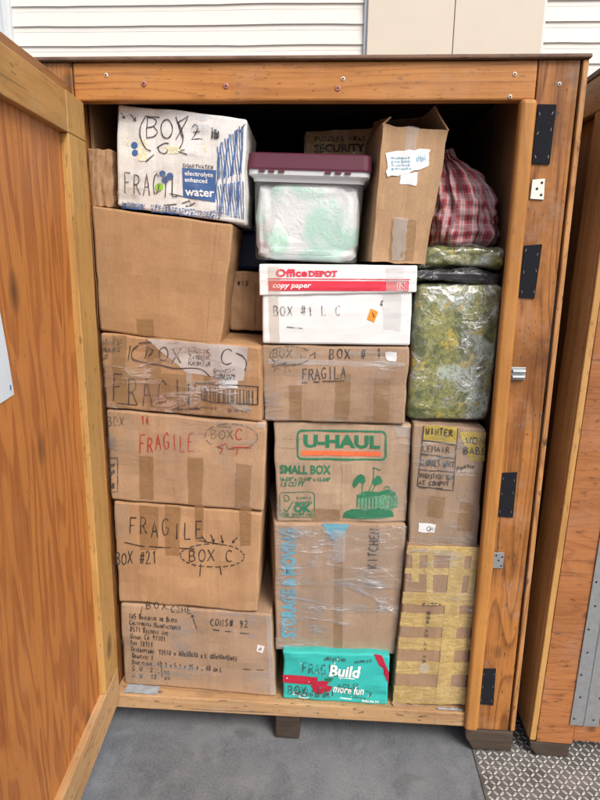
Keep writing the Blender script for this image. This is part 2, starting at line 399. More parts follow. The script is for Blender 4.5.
# single-stroke hand lettering
_o = [(.5, 1), (.2, .9), (.02, .6), (.05, .25), (.3, .02), (.65, .03), (.93, .3), (.95, .65), (.75, .93), (.5, 1)]
GL = {
 'A': [[(0, 0), (.45, 1), (.95, 0)], [(.15, .38), (.8, .4)]], 'B': [[(.05, 0), (.05, 1)], [(.05, 1), (.6, .97), (.8, .78), (.55, .55), (.05, .5)], [(.55, .55), (.95, .3), (.65, .04), (.05, 0)]],
 'C': [[(.9, .85), (.6, 1), (.25, .9), (.03, .55), (.1, .2), (.45, 0), (.9, .12)]], 'D': [[(.05, 0), (.05, 1)], [(.05, 1), (.6, .92), (.95, .55), (.7, .1), (.05, 0)]],
 'E': [[(.95, 1), (.05, .97), (.05, 0), (.95, .03)], [(.05, .52), (.7, .52)]], 'F': [[(.05, 0), (.08, 1), (.95, .98)], [(.05, .52), (.7, .54)]],
 'G': [[(.9, .85), (.55, 1), (.15, .85), (.03, .4), (.3, .02), (.85, .1), (.9, .45), (.55, .45)]], 'H': [[(.05, 0), (.05, 1)], [(.9, 0), (.9, 1)], [(.05, .5), (.9, .52)]],
 'I': [[(.5, 0), (.5, 1)]], 'J': [[(.8, 1), (.8, .2), (.5, 0), (.1, .15)]], 'K': [[(.05, 0), (.05, 1)], [(.9, 1), (.08, .42), (.95, 0)]], 'L': [[(.08, 1), (.05, 0), (.85, .02)]],
 'M': [[(0, 0), (.1, 1), (.5, .35), (.9, 1), (1, 0)]], 'N': [[(.05, 0), (.08, 1), (.88, 0), (.92, 1)]], 'O': [_o], 'P': [[(.08, 0), (.08, 1), (.7, .95), (.85, .7), (.6, .48), (.08, .45)]],
 'Q': [_o, [(.6, .3), (1, -.08)]], 'R': [[(.05, 0), (.08, 1), (.7, .95), (.85, .7), (.55, .5), (.08, .48)], [(.4, .5), (.95, 0)]], 'S': [[(.85, .85), (.5, 1), (.12, .8), (.4, .55), (.8, .35), (.6, .03), (.08, .1)]],
 'T': [[(0, .98), (1, 1)], [(.5, 1), (.48, 0)]], 'U': [[(.05, 1), (.08, .25), (.4, 0), (.8, .15), (.9, 1)]], 'V': [[(0, 1), (.45, 0), (.95, 1)]], 'W': [[(0, 1), (.25, 0), (.5, .7), (.75, 0), (1, 1)]],
 'X': [[(0, 0), (.95, 1)], [(.05, 1), (.95, 0)]], 'Y': [[(0, 1), (.5, .5), (1, 1)], [(.5, .5), (.45, 0)]], 'Z': [[(0, 1), (.95, 1), (.05, 0), (1, .02)]],
 '0': [_o], '1': [[(.3, .8), (.55, 1), (.55, 0)]], '2': [[(.08, .8), (.4, 1), (.85, .8), (.6, .45), (.05, 0), (.95, .03)]], '3': [[(.1, .95), (.6, .97), (.85, .75), (.4, .53), (.9, .3), (.55, 0), (.05, .1)]],
 '4': [[(.65, 0), (.65, 1), (.05, .35), (.95, .38)]], '5': [[(.85, 1), (.15, .97), (.12, .55), (.6, .58), (.9, .3), (.55, 0), (.08, .08)]], '6': [[(.8, 1), (.2, .55), (.1, .2), (.5, 0), (.85, .25), (.5, .48), (.12, .25)]],
 '7': [[(.05, 1), (.92, 1), (.35, 0)]], '8': [[(.5, .52), (.15, .75), (.5, 1), (.85, .77), (.5, .52), (.08, .22), (.5, 0), (.92, .25), (.5, .52)]], '9': [[(.85, .7), (.5, .48), (.15, .72), (.5, 1), (.85, .78), (.75, .3), (.4, 0)]],
 '#': [[(.25, 0), (.4, 1)], [(.6, 0), (.75, 1)], [(.02, .65), (1, .7)], [(0, .32), (.95, .36)]], '.': [[(.4, 0), (.55, .06)]], ':': [[(.4, .1), (.5, .16)], [(.4, .6), (.5, .66)]], '-': [[(.1, .45), (.85, .48)]], '_': [[(0, 0), (1, 0)]], ' ': [], '/': [[(.1, 0), (.9, 1)]], ',': [[(.5, .1), (.35, -.15)]],
}
def hand(txt, x0, y0, h, adv, wid=.68, slope=0.0, wob=.12):
    """polylines for txt: x0,y0 = lower left, h = cap height, adv = step"""
    out = []; x = x0
    for ch in txt:
        low = ch.islower(); hh = h*(.66 if low else 1)*(1+(rnd.random()-.5)*wob); a = adv*(.82 if low else 1)
        dy = (rnd.random()-.5)*wob*h; ww = a*wid; sh = (rnd.random()-.5)*.15
        for L in GL.get(ch.upper(), []):
            out.append([(x+(gx+sh*gy)*ww, y0+(x-x0)*slope+dy-gy*hh) for gx, gy in L])
        x += a
    return out
def oval(cx, cy, rx, ry, a0=0, a1=360, n=26, sl=0.0):
    return [(cx+rx*math.cos(R(a0+(a1-a0)*i/n)), cy+ry*math.sin(R(a0+(a1-a0)*i/n))+sl*rx*math.cos(R(a0+(a1-a0)*i/n))) for i in range(n+1)]
def arrow(x0, y0, x1, y1, h=4):
    a = math.atan2(y1-y0, x1-x0)
    return [[(x0, y0), (x1, y1)], [(x1-h*math.cos(a-.5), y1-h*math.sin(a-.5)), (x1, y1), (x1-h*math.cos(a+.5), y1-h*math.sin(a+.5))]]
def scrib(x0, x1, y, h, n=14, slope=0.0):
    n = max(2, int(n*.55)); adv = (x1-x0)/n
    return hand(''.join(rnd.choice('aeonrsltmucdhi275AEHR') for _ in range(n)), x0, y, h, adv, .8, slope, .2)

# ------------------------------------------------------------------ materials
M = {}
M['ground'] = None
def mk_ground():
    t = NT('worn grey deck'); v = t.coords((1, 1, 1), jitter=False)
    a = t.noise(v, 2.6, 5, .62, .4); b = t.noise(v, 150, 4, .8); c_ = t.noise(v, 14, 5, .7, .5)
    c = t.mix(t.ramp(a, [(.32, 0.0), (.68, 1.0)]), (.100, .112, .128), (.185, .197, .215))
    c = t.mix(t.math('MULTIPLY', t.ramp(b, [(.48, 0.0), (.72, 1.0)]), .5), c, (.27, .28, .295))
    c = t.mix(t.math('MULTIPLY', t.ramp(b, [(.30, 1.0), (.47, 0.0)]), .6), c, (.06, .068, .08))
    c = t.mix(t.math('MULTIPLY', t.ramp(c_, [(.52, 0.0), (.72, 1.0)]), .45), c, (.24, .25, .265))
    c = t.mix(t.math('MULTIPLY', t.ramp(c_, [(.30, 1.0), (.42, 0.0)]), .4), c, (.10, .105, .115))
    sm = t.noise(t.coords((1.0, .35, 1), jitter=False), 10, 5, .7, .6)
    c = t.mix(t.math('MULTIPLY', t.ramp(sm, [(.50, 0.0), (.66, 1.0)]), .35), c, (.20, .21, .225))
    c = t.mix(t.math('MULTIPLY', t.ramp(sm, [(.30, 1.0), (.44, 0.0)]), .45), c, (.055, .062, .074))
    st = t.noise(t.vmath('ADD', v, (4, 2, 0)), 5.5, 4, .6, .3)
    c = t.mix(t.math('MULTIPLY', t.ramp(st, [(.60, 0.0), (.66, 1.0)]), .35), c, (.06, .062, .066))
    return t.done(t.bsdf(c, .8, bump=t.bump(t.math('ADD', t.math('MULTIPLY', b, .5), c_), .4, .002), spec=.25))
M['ground'] = mk_ground()
M['siding'] = plain('white painted siding', (.73, .705, .665), .6, var=.06, scale=5)
M['panel'] = plain('tan painted panel', (.62, .56, .47), .6, var=.05, scale=4)
M['trim'] = plain('white painted trim', (.62, .66, .69), .5, var=.04)
M['beam'] = wood('varnished pine, grain across', (.51, .225, .062), (.29, .098, .024), 0, 17, .55, .45, .45, wear=.35)
M['post'] = wood('weathered fir, grain upright', (.43, .178, .046), (.13, .042, .012), 2, 17, .7, .55, .9, sc=5.5, wear=.7, kg=.33, ks=9)
M['stop'] = wood('planed pine stop, grain upright', (.47, .215, .056), (.29, .115, .027), 2, 8, .45, .45, .4, knots=False, wear=.2)
M['edge'] = wood('plywood edge, grain upright', (.50, .25, .09), (.26, .105, .032), 2, 18, .75, .6, .5, knots=False, wear=.6)
M['sill'] = wood('worn floor board, grain across', (.50, .32, .165), (.30, .165, .075), 0, 10, .5, .75, .6, dirt=(.08, .06, .05), wear=.6)
M['stile'] = wood('yellow pine frame, grain upright', (.52, .31, .105), (.36, .185, .052), 2, 9, .45, .55, .4, wear=.35)
M['rail'] = wood('yellow pine frame, grain along', (.50, .28, .088), (.33, .16, .045), 1, 9, .45, .55, .5, wear=.4)
M['lowrail'] = wood('worn pine rail, grain along', (.54, .34, .165), (.34, .18, .075), 1, 10, .5, .65, .55, wear=.5)
M['doorply'] = wood('orange fir plywood, cathedral grain', (.53, .208, .052), (.31, .093, .023), 2, 7.0, .66, .5, .2, sc=10.5, wear=.15, kg=.50, aniso=.15, figure=True)
M['doorskin'] = wood('brown plywood skin, grain along', (.33, .16, .06), (.19, .08, .03), 1, 10, .5, .6, .5)
M['roof'] = wood('dark plywood roof edge, grain across', (.25, .155, .105), (.10, .058, .042), 0, 14, .6, .7, .7, wear=.6)
M['inner'] = wood('interior plywood', (.34, .19, .09), (.20, .10, .045), 2, 9, .5, .7, .4)
M['skid'] = wood('weathered grey skid', (.075, .053, .040), (.03, .022, .018), 0, 9, .5, .85, .7, dirt=(.015, .012, .01), wear=.25)
M['ply2'] = wood('red fir plywood, grain across', (.41, .165, .058), (.22, .075, .026), 0, 24, .5, .55, .5, wear=.45, kg=.34, ks=15)
M['post2'] = wood('tan pine side post, grain upright', (.52, .33, .15), (.33, .18, .07), 2, 9, .5, .6, .4)
M['strip2'] = wood('bright pine edge, grain upright', (.53, .30, .10), (.36, .17, .05), 2, 6, .45, .55, .35, knots=False, wear=.3)
M['black'] = plain('black hook and loop', (.012, .013, .018), .9, var=.3, scale=400, bumpy=.6, spec=.2)
M['felt'] = plain('black felt strip', (.03, .03, .03), .95, var=.3, scale=120)
M['steel'] = plain('galvanised steel', (.42, .45, .48), .42, .75, var=.25, scale=50)
M['bright'] = plain('bright zinc plate', (.78, .76, .70), .4, .15, var=.08)
M['hole'] = plain('dark hole', (.02, .02, .02), .9)
M['rust'] = plain('rusty bolt', (.42, .19, .14), .6, .3, var=.4, scale=120)
M['staple'] = plain('dull staple wire', (.34, .33, .31), .4, .6)
M['paper'] = plain('white paper', (.78, .79, .80), .7, var=.05, scale=30)
M['paperblue'] = plain('bluish white paper', (.68, .77, .85), .6, var=.06, scale=30)
KR = (.47, .295, .165)
for i, (nm, k) in enumerate(dict(A=(.43, .29, .185), B=(.47, .285, .15), C=(.47, .30, .175), D=(.44, .255, .125), E=(.44, .26, .13), F=(.42, .26, .14), I=(.40, .25, .14), L=(.40, .265, .165), Mv=(.47, .335, .22), N=(.42, .285, .18), Q=(.47, .30, .165), V=(.37, .26, .17), W=(.37, .235, .135)).items()):
    M['k'+nm] = cardboard('kraft cardboard %s' % nm, tuple(x*y for x, y in zip(k, (1.0, 1.0, 1.03))), mottled=(.12 if nm in 'EQF' else .28), flute=(.2 if nm in 'EQF' else .42))
M['kR'] = plain('printed tan carton', (.74, .48, .24), .6)
M['white card'] = cardboard('white carton board', (.86, .86, .84), mottled=.06)
M['white lid'] = plain('white lid board', (.79, .79, .80), .6, var=.03)
M['white base'] = plain('white box board', (.76, .775, .79), .6, var=.04, scale=8)
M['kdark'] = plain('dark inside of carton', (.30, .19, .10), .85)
M['tb'] = tape('brown parcel tape', (.37, .215, .095), .50, .28, .25)
M['tc'] = tape('clear parcel tape', (.60, .47, .34), .28, .2)
M['ty'] = tape('yellow parcel tape', (.62, .45, .17), .74, .2, .55)
M['tyel'] = tape('bright yellow tape', (.50, .37, .05), .78, .3, .3)
M['tg'] = tape('clear shiny tape', (.72, .72, .72), .30, .2)
M['tpale'] = tape('pale worn paper strip', (.70, .65, .64), .72, .4)
M['twhite'] = plain('torn white label', (.76, .77, .79), .5, var=.08, scale=60)
M['film'] = film('stretch film', .11, (.12, 1, 1), 13, .2, bstr=.5)
M['film2'] = film('heavy stretch film', .22, (.22, 1, 1), 16, .18, bstr=.7)
M['filmx'] = film('shiny wrap', .17, (.5, 1, 1), 40, .14)
M['filmm'] = film('very shiny wrap', .20, (.7, 1, .6), 17, .18, bstr=.8)
M['ib'] = ink('black marker', (.025, .022, .024), .20)
M['ibf'] = ink('worn black marker', (.05, .043, .04), .32)
M['ir'] = ink('red marker', (.32, .02, .02), .17)
M['pg'] = ink('green print', (.015, .14, .065), .17)
M['pgl'] = ink('light green print', (.10, .28, .17), .30)
M['po'] = ink('orange print', (.62, .115, .035), .2)
M['pb'] = ink('blue print', (.035, .10, .26), .14)
M['pcy'] = ink('cyan print', (.09, .31, .43), .17)
M['pred'] = ink('red print', (.58, .035, .065), .10)
M['pcr'] = ink('crimson print', (.33, .012, .035), .12)
M['pw'] = ink('white print', (.80, .80, .80), .10)
M['pgrn'] = ink('leaf green print', (.20, .42, .03), .08)
M['pyl'] = ink('yellow stain', (.76, .68, .46), .30)
M['pink'] = ink('dark carton print', (.055, .035, .025), .22)
M['orange'] = plain('orange sticker', (.80, .30, .03), .5)

# ------------------------------------------------------------------ the setting: ground
def sheet(name, x0, x1, y0, y1, z, mat, kind):
    bm = bmesh.new(); vs = [bm.verts.new(p) for p in ((x0, y0, z), (x1, y0, z), (x1, y1, z), (x0, y1, z))]; bm.faces.new(vs)
    return tag(from_bm(name, bm, mat), kind=kind)
sheet('ground', -60, 60, -60, 60, 0, M['ground'], 'structure')

# steel tread plate with raised lozenges, right of the deck edge
tp = empty('tread_plate', (1.4, 0, 0), 'silvery steel tread plate with raised lozenges lying under the closed crate', 'tread plate')
def mk_plate():
    t = NT('scuffed tread steel'); v = t.coords((1, 1, 1)); a = t.noise(v, 9, 5, .6); b = t.noise(v, 160, 3, .6)
    c = t.mix(t.ramp(a, [(.35, 0.0), (.65, 1.0)]), (.10, .098, .092), (.22, .215, .205)); c = t.mix(t.math('MULTIPLY', b, .5), c, (.03, .03, .028))
    return t.done(t.bsdf(c, .6, .15, bump=t.bump(b, .4, .001)))
def mk_loz():
    t = NT('polished tread lozenges'); v = t.coords((1, 1, 1)); b = t.noise(v, 60, 4, .6)
    return t.done(t.bsdf(t.mix(b, (.58, .575, .55), (.27, .265, .25)), .5, .2))
bm = bmesh.new(); add_box(bm, .482-1.4, 1.8, -2.6, 2.3, .0005, .004); from_bm('plate', bm, mk_plate(), tp, bevel=.0015)
bm = bmesh.new()
def lozenge(cx, cy, ang, l, w, z0, h):
    c, s_ = math.cos(ang), math.sin(ang); b = []; t_ = []
    for k in range(8):
        th = 2*math.pi*k/8; x, y = math.cos(th)*l*(1-.12*abs(math.sin(2*th))), math.sin(th)*w
        b.append(bm.verts.new((cx+c*x-s_*y, cy+s_*x+c*y, z0))); t_.append(bm.verts.new((cx+(c*x-s_*y)*.7, cy+(s_*x+c*y)*.7, z0+h)))
    for k in range(8): bm.faces.new((b[k], b[(k+1) % 8], t_[(k+1) % 8], t_[k]))
    bm.faces.new(t_)
pp = .019
for i in range(70):
    for j in range(70):
        x, y = .498+i*pp, -.75+j*pp
        if x > 1.5 or y > .35: continue
        lozenge(x-1.4, y, R(45) if (i+j) % 2 else R(-45), .0102, .0040, .004, .002)
from_bm('lozenges', bm, mk_loz(), tp, smooth=False)

# ------------------------------------------------------------------ white sided wall behind
wl_ = empty('siding_wall', (0, 2.55, 0), 'white lap siding wall with tan panel standing behind the crates', 'wall')
bm = bmesh.new()
zs = []; z = 2.885-.117*24; kk = 0
while z < 4.6:
    zs.append(z); z += (.084, .033)[kk % 2]; kk += 1
NX = 90; X0, X1 = -6.0, 7.0
for a, b, k in zip(zs[:-1], zs[1:], range(len(zs))):
    lip = .013 if k % 2 == 0 else .0045
    lo, hi = [], []
    for i in range(NX+1):
        x = X0+(X1-X0)*i/NX
        dz = .005*noise.noise(Vector((x*1.7, a*3, 1.3)))+.0025*noise.noise(Vector((x*6, a*5, 4)))
        lo.append((x, a+dz)); hi.append((x, b))
    r0 = [bm.verts.new((x, -lip, zz)) for x, zz in lo]; r1 = [bm.verts.new((x, -.002, zz+.012)) for x, zz in hi]; rb = [bm.verts.new((x, .02, zz)) for x, zz in lo]
    for i in range(NX):
        bm.faces.new((r0[i], r0[i+1], r1[i+1], r1[i])); bm.faces.new((rb[i], rb[i+1], r0[i+1], r0[i]))
from_bm('siding', bm, M['siding'], wl_)
bm = bmesh.new(); add_box(bm, X0, X1, .022, .14, 0, 4.6); from_bm('core', bm, M['siding'], wl_)
for x0, x1 in ((.145, .672), (.676, 1.213)):
    bm = bmesh.new(); add_box(bm, x0, x1, -.06, -.03, .6, 3.9); from_bm('panel', bm, M['panel'], wl_, bevel=.004)
bm = bmesh.new(); add_box(bm, .125, 1.233, -.029, -.024, .58, 3.92); from_bm('panel_backing', bm, M['trim'], wl_)
bm = bmesh.new(); add_box(bm, -2.75, -2.14, -.05, .0, .0, 4.3); from_bm('trim_board', bm, M['trim'], wl_, bevel=.006)
bm = bmesh.new(); add_box(bm, -2.185, -2.165, -.062, -.051, .0, 4.3); from_bm('trim_bead', bm, M['trim'], wl_, bevel=.003)

# ------------------------------------------------------------------ the open crate
CO = Vector((-.1, 0, 0))
crate = empty('storage_crate', CO, 'large open wooden storage crate packed with stacked boxes', 'crate')
YB = 2.12
board('floor', -.705, .486, -.011, YB-.02, .101, .152, M['sill'], crate, .004, wob=.0022)
board('beam', -.7045, .4865, 0, .04, 1.963, 2.0555, M['beam'], crate, .005, 2, wob=.0012)
board('post', .4885, .5895, 0, .09, .086, 2.0555, M['post'], crate, .003, wob=.001)
board('post', -.812, -.7065, 0, .09, .086, 2.0555, M['post'], crate, .003, wob=.001)
board('door_stop', .4455, .4868, -.028, .004, .098, 1.9615, M['stop'], crate, .011, 4, wob=.001)
board('side_panel', .5945, .609, -.006, YB, .09, 2.0545, M['edge'], crate, .003, wob=.0015)
board('side_panel', -.828, -.8135, -.002, YB, .09, 2.0545, M['edge'], crate, .002, wob=.001)
board('inner_panel', .476, .4875, .092, YB-.03, .153, 2.04, M['inner'], crate, .001)
board('inner_panel', -.7055, -.695, .092, YB-.03, .153, 2.04, M['inner'], crate, .001)
board('back_panel', -.812, .593, YB-.018, YB, .09, 2.0545, M['inner'], crate, .001)
board('roof', -.832, .613, -.014, YB, 2.0565, 2.0662, M['roof'], crate, .003, wob=.001)
for z0, z1 in ((1.21, 1.52), (1.06, 1.15), (.86, .89), (.58, .68), (.44, .46)):
    board('weather_strip', .5905, .5938, .0005, .03, z0, z1, M['felt'], crate, 0)
# skids on the ground (left one hides behind the door)
board('skid', -.168, -.086, .0, YB-.03, .0065, .0985, M['skid'], crate, .006, wob=.003)
board('skid', -.81, -.765, .0, YB-.03, .0065, .084, M['skid'], crate, .006, wob=.003)
bm = bmesh.new()
pr = [(.452, .0835), (.607, .0835), (.607, .009), (.482, .009), (.456, .052)]
va = [bm.verts.new((x-CO.x, -.004, z)) for x, z in pr]; vb = [bm.verts.new((x-CO.x, YB-.03, z)) for x, z in pr]
bm.faces.new(va[::-1]); bm.faces.new(vb)
for i in range(5): bm.faces.new((va[i], va[(i+1) % 5], vb[(i+1) % 5], vb[i]))
from_bm('skid', bm, M['skid'], crate, bevel=.005)
# hook and loop patches on the right post
def quad_plate(name, pts, y0, th, mat, parent, bevel=.0008):
    bm = bmesh.new(); o = parent.matrix_world.translation if False else Vector(parent.location)
    a = [bm.verts.new(Vector((x, y0-th, z))-o) for x, z in pts]; b = [bm.verts.new(Vector((x, y0, z))-o) for x, z in pts]
    bm.faces.new(a[::-1]); bm.faces.new(b)
    for i in range(len(pts)): bm.faces.new((a[i], a[(i+1) % len(pts)], b[(i+1) % len(pts)], b[i]))
    bmesh.ops.recalc_face_normals(bm, faces=bm.faces)
    return from_bm(name, bm, mat, parent, bevel=bevel)
for P in ([(.494, 1.953), (.540, 1.952), (.538, 1.810), (.492, 1.812)], [(.494, 1.607), (.540, 1.611), (.534, 1.468), (.4895, 1.471)],
          [(.4895, .967), (.535, .971), (.536, .829), (.489, .831)], [(.4895, .313), (.531, .316), (.534, .181), (.489, .184)]):
    hp = quad_plate('hook_and_loop_strip', P, -.0012, .0035, M['black'], crate)
    cx = sum(p[0] for p in P)/4; zt = P[0][1]; zb = P[2][1]
    for dx in (-.016, .016):
        for zz in (zt-.018+rnd.uniform(-.006, .006), zt-.062+rnd.uniform(-.008, .008), zb+.018):
            an = rnd.uniform(-.5, .5)
            Mx = Matrix.Translation((cx+dx-CO.x, -.0052, zz)) @ Matrix.Rotation(an, 4, 'Y')
            bm = bmesh.new(); add_box(bm, -.0005, .0005, -.0004, .0004, -.0038, .0038, Mx); from_bm('staple', bm, M['staple'], hp)
def drill(parent, pts, r, y):
    for x, z in pts:
        bm = bmesh.new(); cyl(bm, (x-CO.x, y, z), (0, -1, 0), r, .0012, 12); from_bm('hole', bm, M['hole'], parent)
p1 = quad_plate('strike_plate', [(.498, 1.772), (.530, 1.775), (.532, 1.723), (.497, 1.725)], -.0012, .003, M['bright'], crate)
drill(p1, [(.523, 1.765), (.512, 1.750), (.524, 1.735)], .0033, -.0038)
p2 = quad_plate('strike_plate', [(.4895, .714), (.521, .715), (.521, .664), (.4895, .662)], -.0012, .003, M['steel'], crate)
drill(p2, [(.498, .705), (.506, .689), (.516, .701), (.515, .672)], .0028, -.0038)
lt = quad_plate('latch', [(.490, 1.279), (.530, 1.279), (.530, 1.243), (.490, 1.243)], -.0012, .003, M['steel'], crate)
for zz in (1.268, 1.252):
    bm = bmesh.new(); cyl(bm, (.493-CO.x, -.009, zz), (1, 0, 0), .0055, .034, 12); from_bm('latch_roller', bm, M['steel'], lt)
for x, z, rust in ((-.616, 2.025, 0), (-.517, 2.004, 1), (-.301, 1.998, 1), (.001, 2.014, 0), (-.012, 1.992, 1), (.431, 2.023, 0), (.424, 1.971, 0), (.543, 2.0, 0)):
    bm = bmesh.new(); cyl(bm, (x-CO.x, .0005, z), (0, -1, 0), .0085 if rust else .0055, .003, 16, .006 if rust else .004)
    b = from_bm('bolt', bm, M['rust'] if rust else M['bright'], crate, smooth=False, bevel=.0008)
    bm = bmesh.new(); cyl(bm, (x-CO.x, -.0021, z), (0, -1, 0), .0024, .0014, 8); from_bm('slot', bm, M['hole'], b)

# the open door, hinged on the left post, swung a little past square towards the opening
DOOR = bpy.data.objects.new('door', None); COL.objects.link(DOOR); DOOR.parent = crate
DOOR.location = Vector((-.687, -.006, 0))-CO; DOOR.rotation_euler = (0, R(.22), R(4.4))     # local -y runs along the door, local -x is its thickness
def dboard(name, s0, s1, t0, t1, z0, z1, mat, bev=.003, wob=.0012):
    bm = bmesh.new(); add_box(bm, -t1, -t0, -s1, -s0, z0, z1)
    dims = (t1-t0, s1-s0, z1-z0); ax = dims.index(max(dims))
    if wob:
        es = [e for e in bm.edges if abs((e.verts[0].co-e.verts[1].co)[ax]) > dims[ax]*.9]
        bmesh.ops.subdivide_edges(bm, edges=es, cuts=14, use_grid_fill=True)
        sd = rnd.random()*40
        for v in bm.verts:
            d = noise.noise_vector(v.co*4+Vector((sd, sd, sd)))*wob; d[ax] = 0; v.co += d
    return from_bm(name, bm, mat, DOOR, bevel=bev)
DL = 1.14
dboard('stile', -.001, .128, 0, .038, .252, 1.861, M['stile'], .0025)
# top corner: stile runs to the top, rails butt against it
dboard('stile', DL-.125, DL, 0, .038, .132, 1.956, M['stile'], .0025)
dboard('rail', .1285, DL-.126, .0005, .038, 1.8615, 1.957, M['rail'], .0025)
dboard('stile', -.001, .1278, 0, .038, 1.862, 1.958, M['stile'], .0025, 0)
dboard('rail', -.001, DL-.126, .0, .038, .131, .2515, M['lowrail'], .003)
dboard('panel', .10, DL-.10, .020, .0375, .2, 1.91, M['doorply'], 0, .0015)
dboard('skin', .0, DL, .0385, .052, .125, 2.004, M['doorskin'], .002, .001)
for zz in (.45, 1.05, 1.65):
    bm = bmesh.new(); cyl(bm, (-.02, .003, zz-.05), (0, 0, 1), .005, .1, 10); from_bm('hinge', bm, M['steel'], DOOR)
# sheet of paper pinned to the door panel
ps = empty('paper_sheet', (-.69, -.5, 1.27), 'white sheet of paper pinned to the inside of the open door', 'paper')
ps.location = Vector((-.687, -.006, 0)); ps.rotation_euler = (0, R(.22), R(4.4))
bm = bmesh.new(); g = []
for j in range(9):
    row = []
    for i in range(9):
        u, v = i/8, j/8
        s0 = .505+.03*v+.215*u; zz = 1.285+.19*v+.0*u-(.012*u if v < .5 else 0)
        th = .0188 - .0012*abs(math.sin(u*5+v*3))
        row.append(bm.verts.new((-th, -s0, zz)))
    g.append(row)
for j in range(8):
    for i in range(8): bm.faces.new((g[j][i], g[j+1][i], g[j+1][i+1], g[j][i+1]))
po = from_bm('sheet', bm, M['paperblue'], ps, smooth=False); sm = po.modifiers.new('solid', 'SOLIDIFY'); sm.thickness = .0006
bm = bmesh.new(); add_box(bm, -.0172, -.0168, -.523, -.519, 1.298, 1.308); from_bm('handwriting', bm, M['pb'], ps)

# ------------------------------------------------------------------ second crate
c2 = empty('storage_crate', (.66, 0, .0), 'closed wooden storage crate with galvanised hinge strap standing beside the packed crate', 'crate')
def b2(name, x0, x1, y0, y1, z0, z1, mat, bev=.003, wob=.001): 
    return board(name, x0, x1, y0, y1, z0, z1, mat, c2, bev, wob=wob)
xl = .655
b2('corner_post', xl, xl+.018, .003, .150, .062, 1.965, M['post2'], .004, .002)
b2('post_face', xl+.0005, xl+.0195, -.012, .0025, .066, 2.03, M['strip2'], .003, .0015)
b2('side_rail', xl+.0005, xl+.018, .003, 2.1, 1.9655, 2.062, M['rail'], .003)
b2('side_rail', xl+.0005, xl+.018, .1505, 2.1, .062, .17, M['post2'], .003)
b2('side_panel', xl+.03, xl+.045, .01, 2.1, .065, 2.05, M['inner'], .001)
b2('front_panel', xl+.021, xl+.135, -.010, .01, .060, 2.06, M['ply2'], .002, .0012)
b2('front_panel', xl+.136, xl+1.4, -.008, .012, .072, 2.06, M['ply2'], .002, .0012)
b2('roof', xl-.004, xl+1.42, -.014, 2.1, 2.063, 2.078, M['roof'], .002)
b2('back_panel', xl+.02, xl+1.4, 2.08, 2.1, .065, 2.05, M['inner'], .001)
bm = bmesh.new(); pr = [(xl+.002, .0585), (xl+.13, .0585), (xl+.13, .009), (xl+.028, .009), (xl+.006, .035)]
va = [bm.verts.new((x-.66, -.012, z)) for x, z in pr]; vb = [bm.verts.new((x-.66, 2.05, z)) for x, z in pr]
bm.faces.new(va[::-1]); bm.faces.new(vb)
for i in range(5): bm.faces.new((va[i], va[(i+1) % 5], vb[(i+1) % 5], vb[i]))
from_bm('skid', bm, M['skid'], c2, bevel=.004)
b2('skid', xl+.55, xl+.68, .0, 2.05, .007, .07, M['skid']); b2('skid', xl+1.26, xl+1.39, .0, 2.05, .007, .07, M['skid'])
hs = bpy.data.objects.new('hinge_strap', None); COL.objects.link(hs); hs.parent = c2
for x0, x1 in ((.112, .155), (.157, .2)):
    bm = bmesh.new(); add_box(bm, x0, x1, -.0145, -.0115, .135, 1.95); from_bm('leaf', bm, M['steel'], hs, bevel=.001)
for k in range(22):
    for xx in (.122+.008*(k % 2), .182+.008*(k % 2)):
        bm = bmesh.new(); cyl(bm, (xx, -.0143, .16+k*.08), (0, -1, 0), .0032, .0012, 10); from_bm('screw', bm, M['hole'], hs)
bm = bmesh.new(); cyl(bm, (.156, -.0135, .135), (0, 0, 1), .0035, 1.815, 10); from_bm('pin', bm, M['steel'], hs)
c2.rotation_euler = (0, R(1.15), 0)

# ------------------------------------------------------------------ the cartons, left stack from the floor up
G1 = 'moving boxes stacked in the crate'
yl, yr = .040, .017
A = Carton('carton', 'brown box with ten lines of handwritten address standing on crate floor', 'box', [(120.5, 603), (272, 614.5), (276, 696), (124.5, 683.5)], (yl, yr), .42, M['kA'], G1, .003, 1, D=(-.02, 1, 0))
addr = ["165 Building or Block", "California Manufacturer", "8571 Belmont Ave", "Union CA 97701", "Box 38911", "Description: Y2510 x 80x30x30 x L 00x40x40x45", "Quantity 1", "Dimensions  42.2 x 5.2 x 35 x _ 40 cm L", "G.W. 2._ kg", "N.W. 18. kg"]
ln = []
for i, s_ in enumerate(addr):
    y0 = 617.5+i*6.55
    adv = (2.65, 2.7, 2.75, 2.75, 2.7, 2.55, 2.6, 2.5, 3.6, 3.6)[i]
    ln += hand(s_, 129.5+i*.45, y0, 4.7, adv, .72, .085)
ln += hand("BOX", 147, 608, 6.5, 8, .6, .07) + hand("C2HE", 172, 612, 6.5, 5.5, .7, .07)
ln += arrow(198, 628, 193, 614, 3) + [[(143, 606), (141, 616)], [(162, 660), (163, 676)], [(244, 668), (251, 669)], [(257, 669), (264, 670)]]
A.strokes('handwriting', ln, M['ib'], .85, jit=.3)
A.strokes('heading', hand("CONS# 92", 212, 624, 6.5, 4.7, .72, .09)+[[(214, 628), (221, 629)], [(226, 630), (232, 630.5)], [(241, 632), (250, 633)]], M['ib'], .95)
A.patch('sticker', [(258, 643), (265, 645), (263, 652), (257, 650)], M['paper'], .0016, (3, 3))
A.strokes('sticker_print', scrib(259.5, 263, 649, 3, 5), M['ib'], .7, .0026)
A.patch('film', [(121, 604), (271.5, 615), (275, 690), (124.5, 678)], M['film'], .003, (24, 14), wr=.002)
A.patch('tape', [(266, 613.2), (271, 614), (275, 694), (270, 694)], M['tg'], .0022, (2, 12))

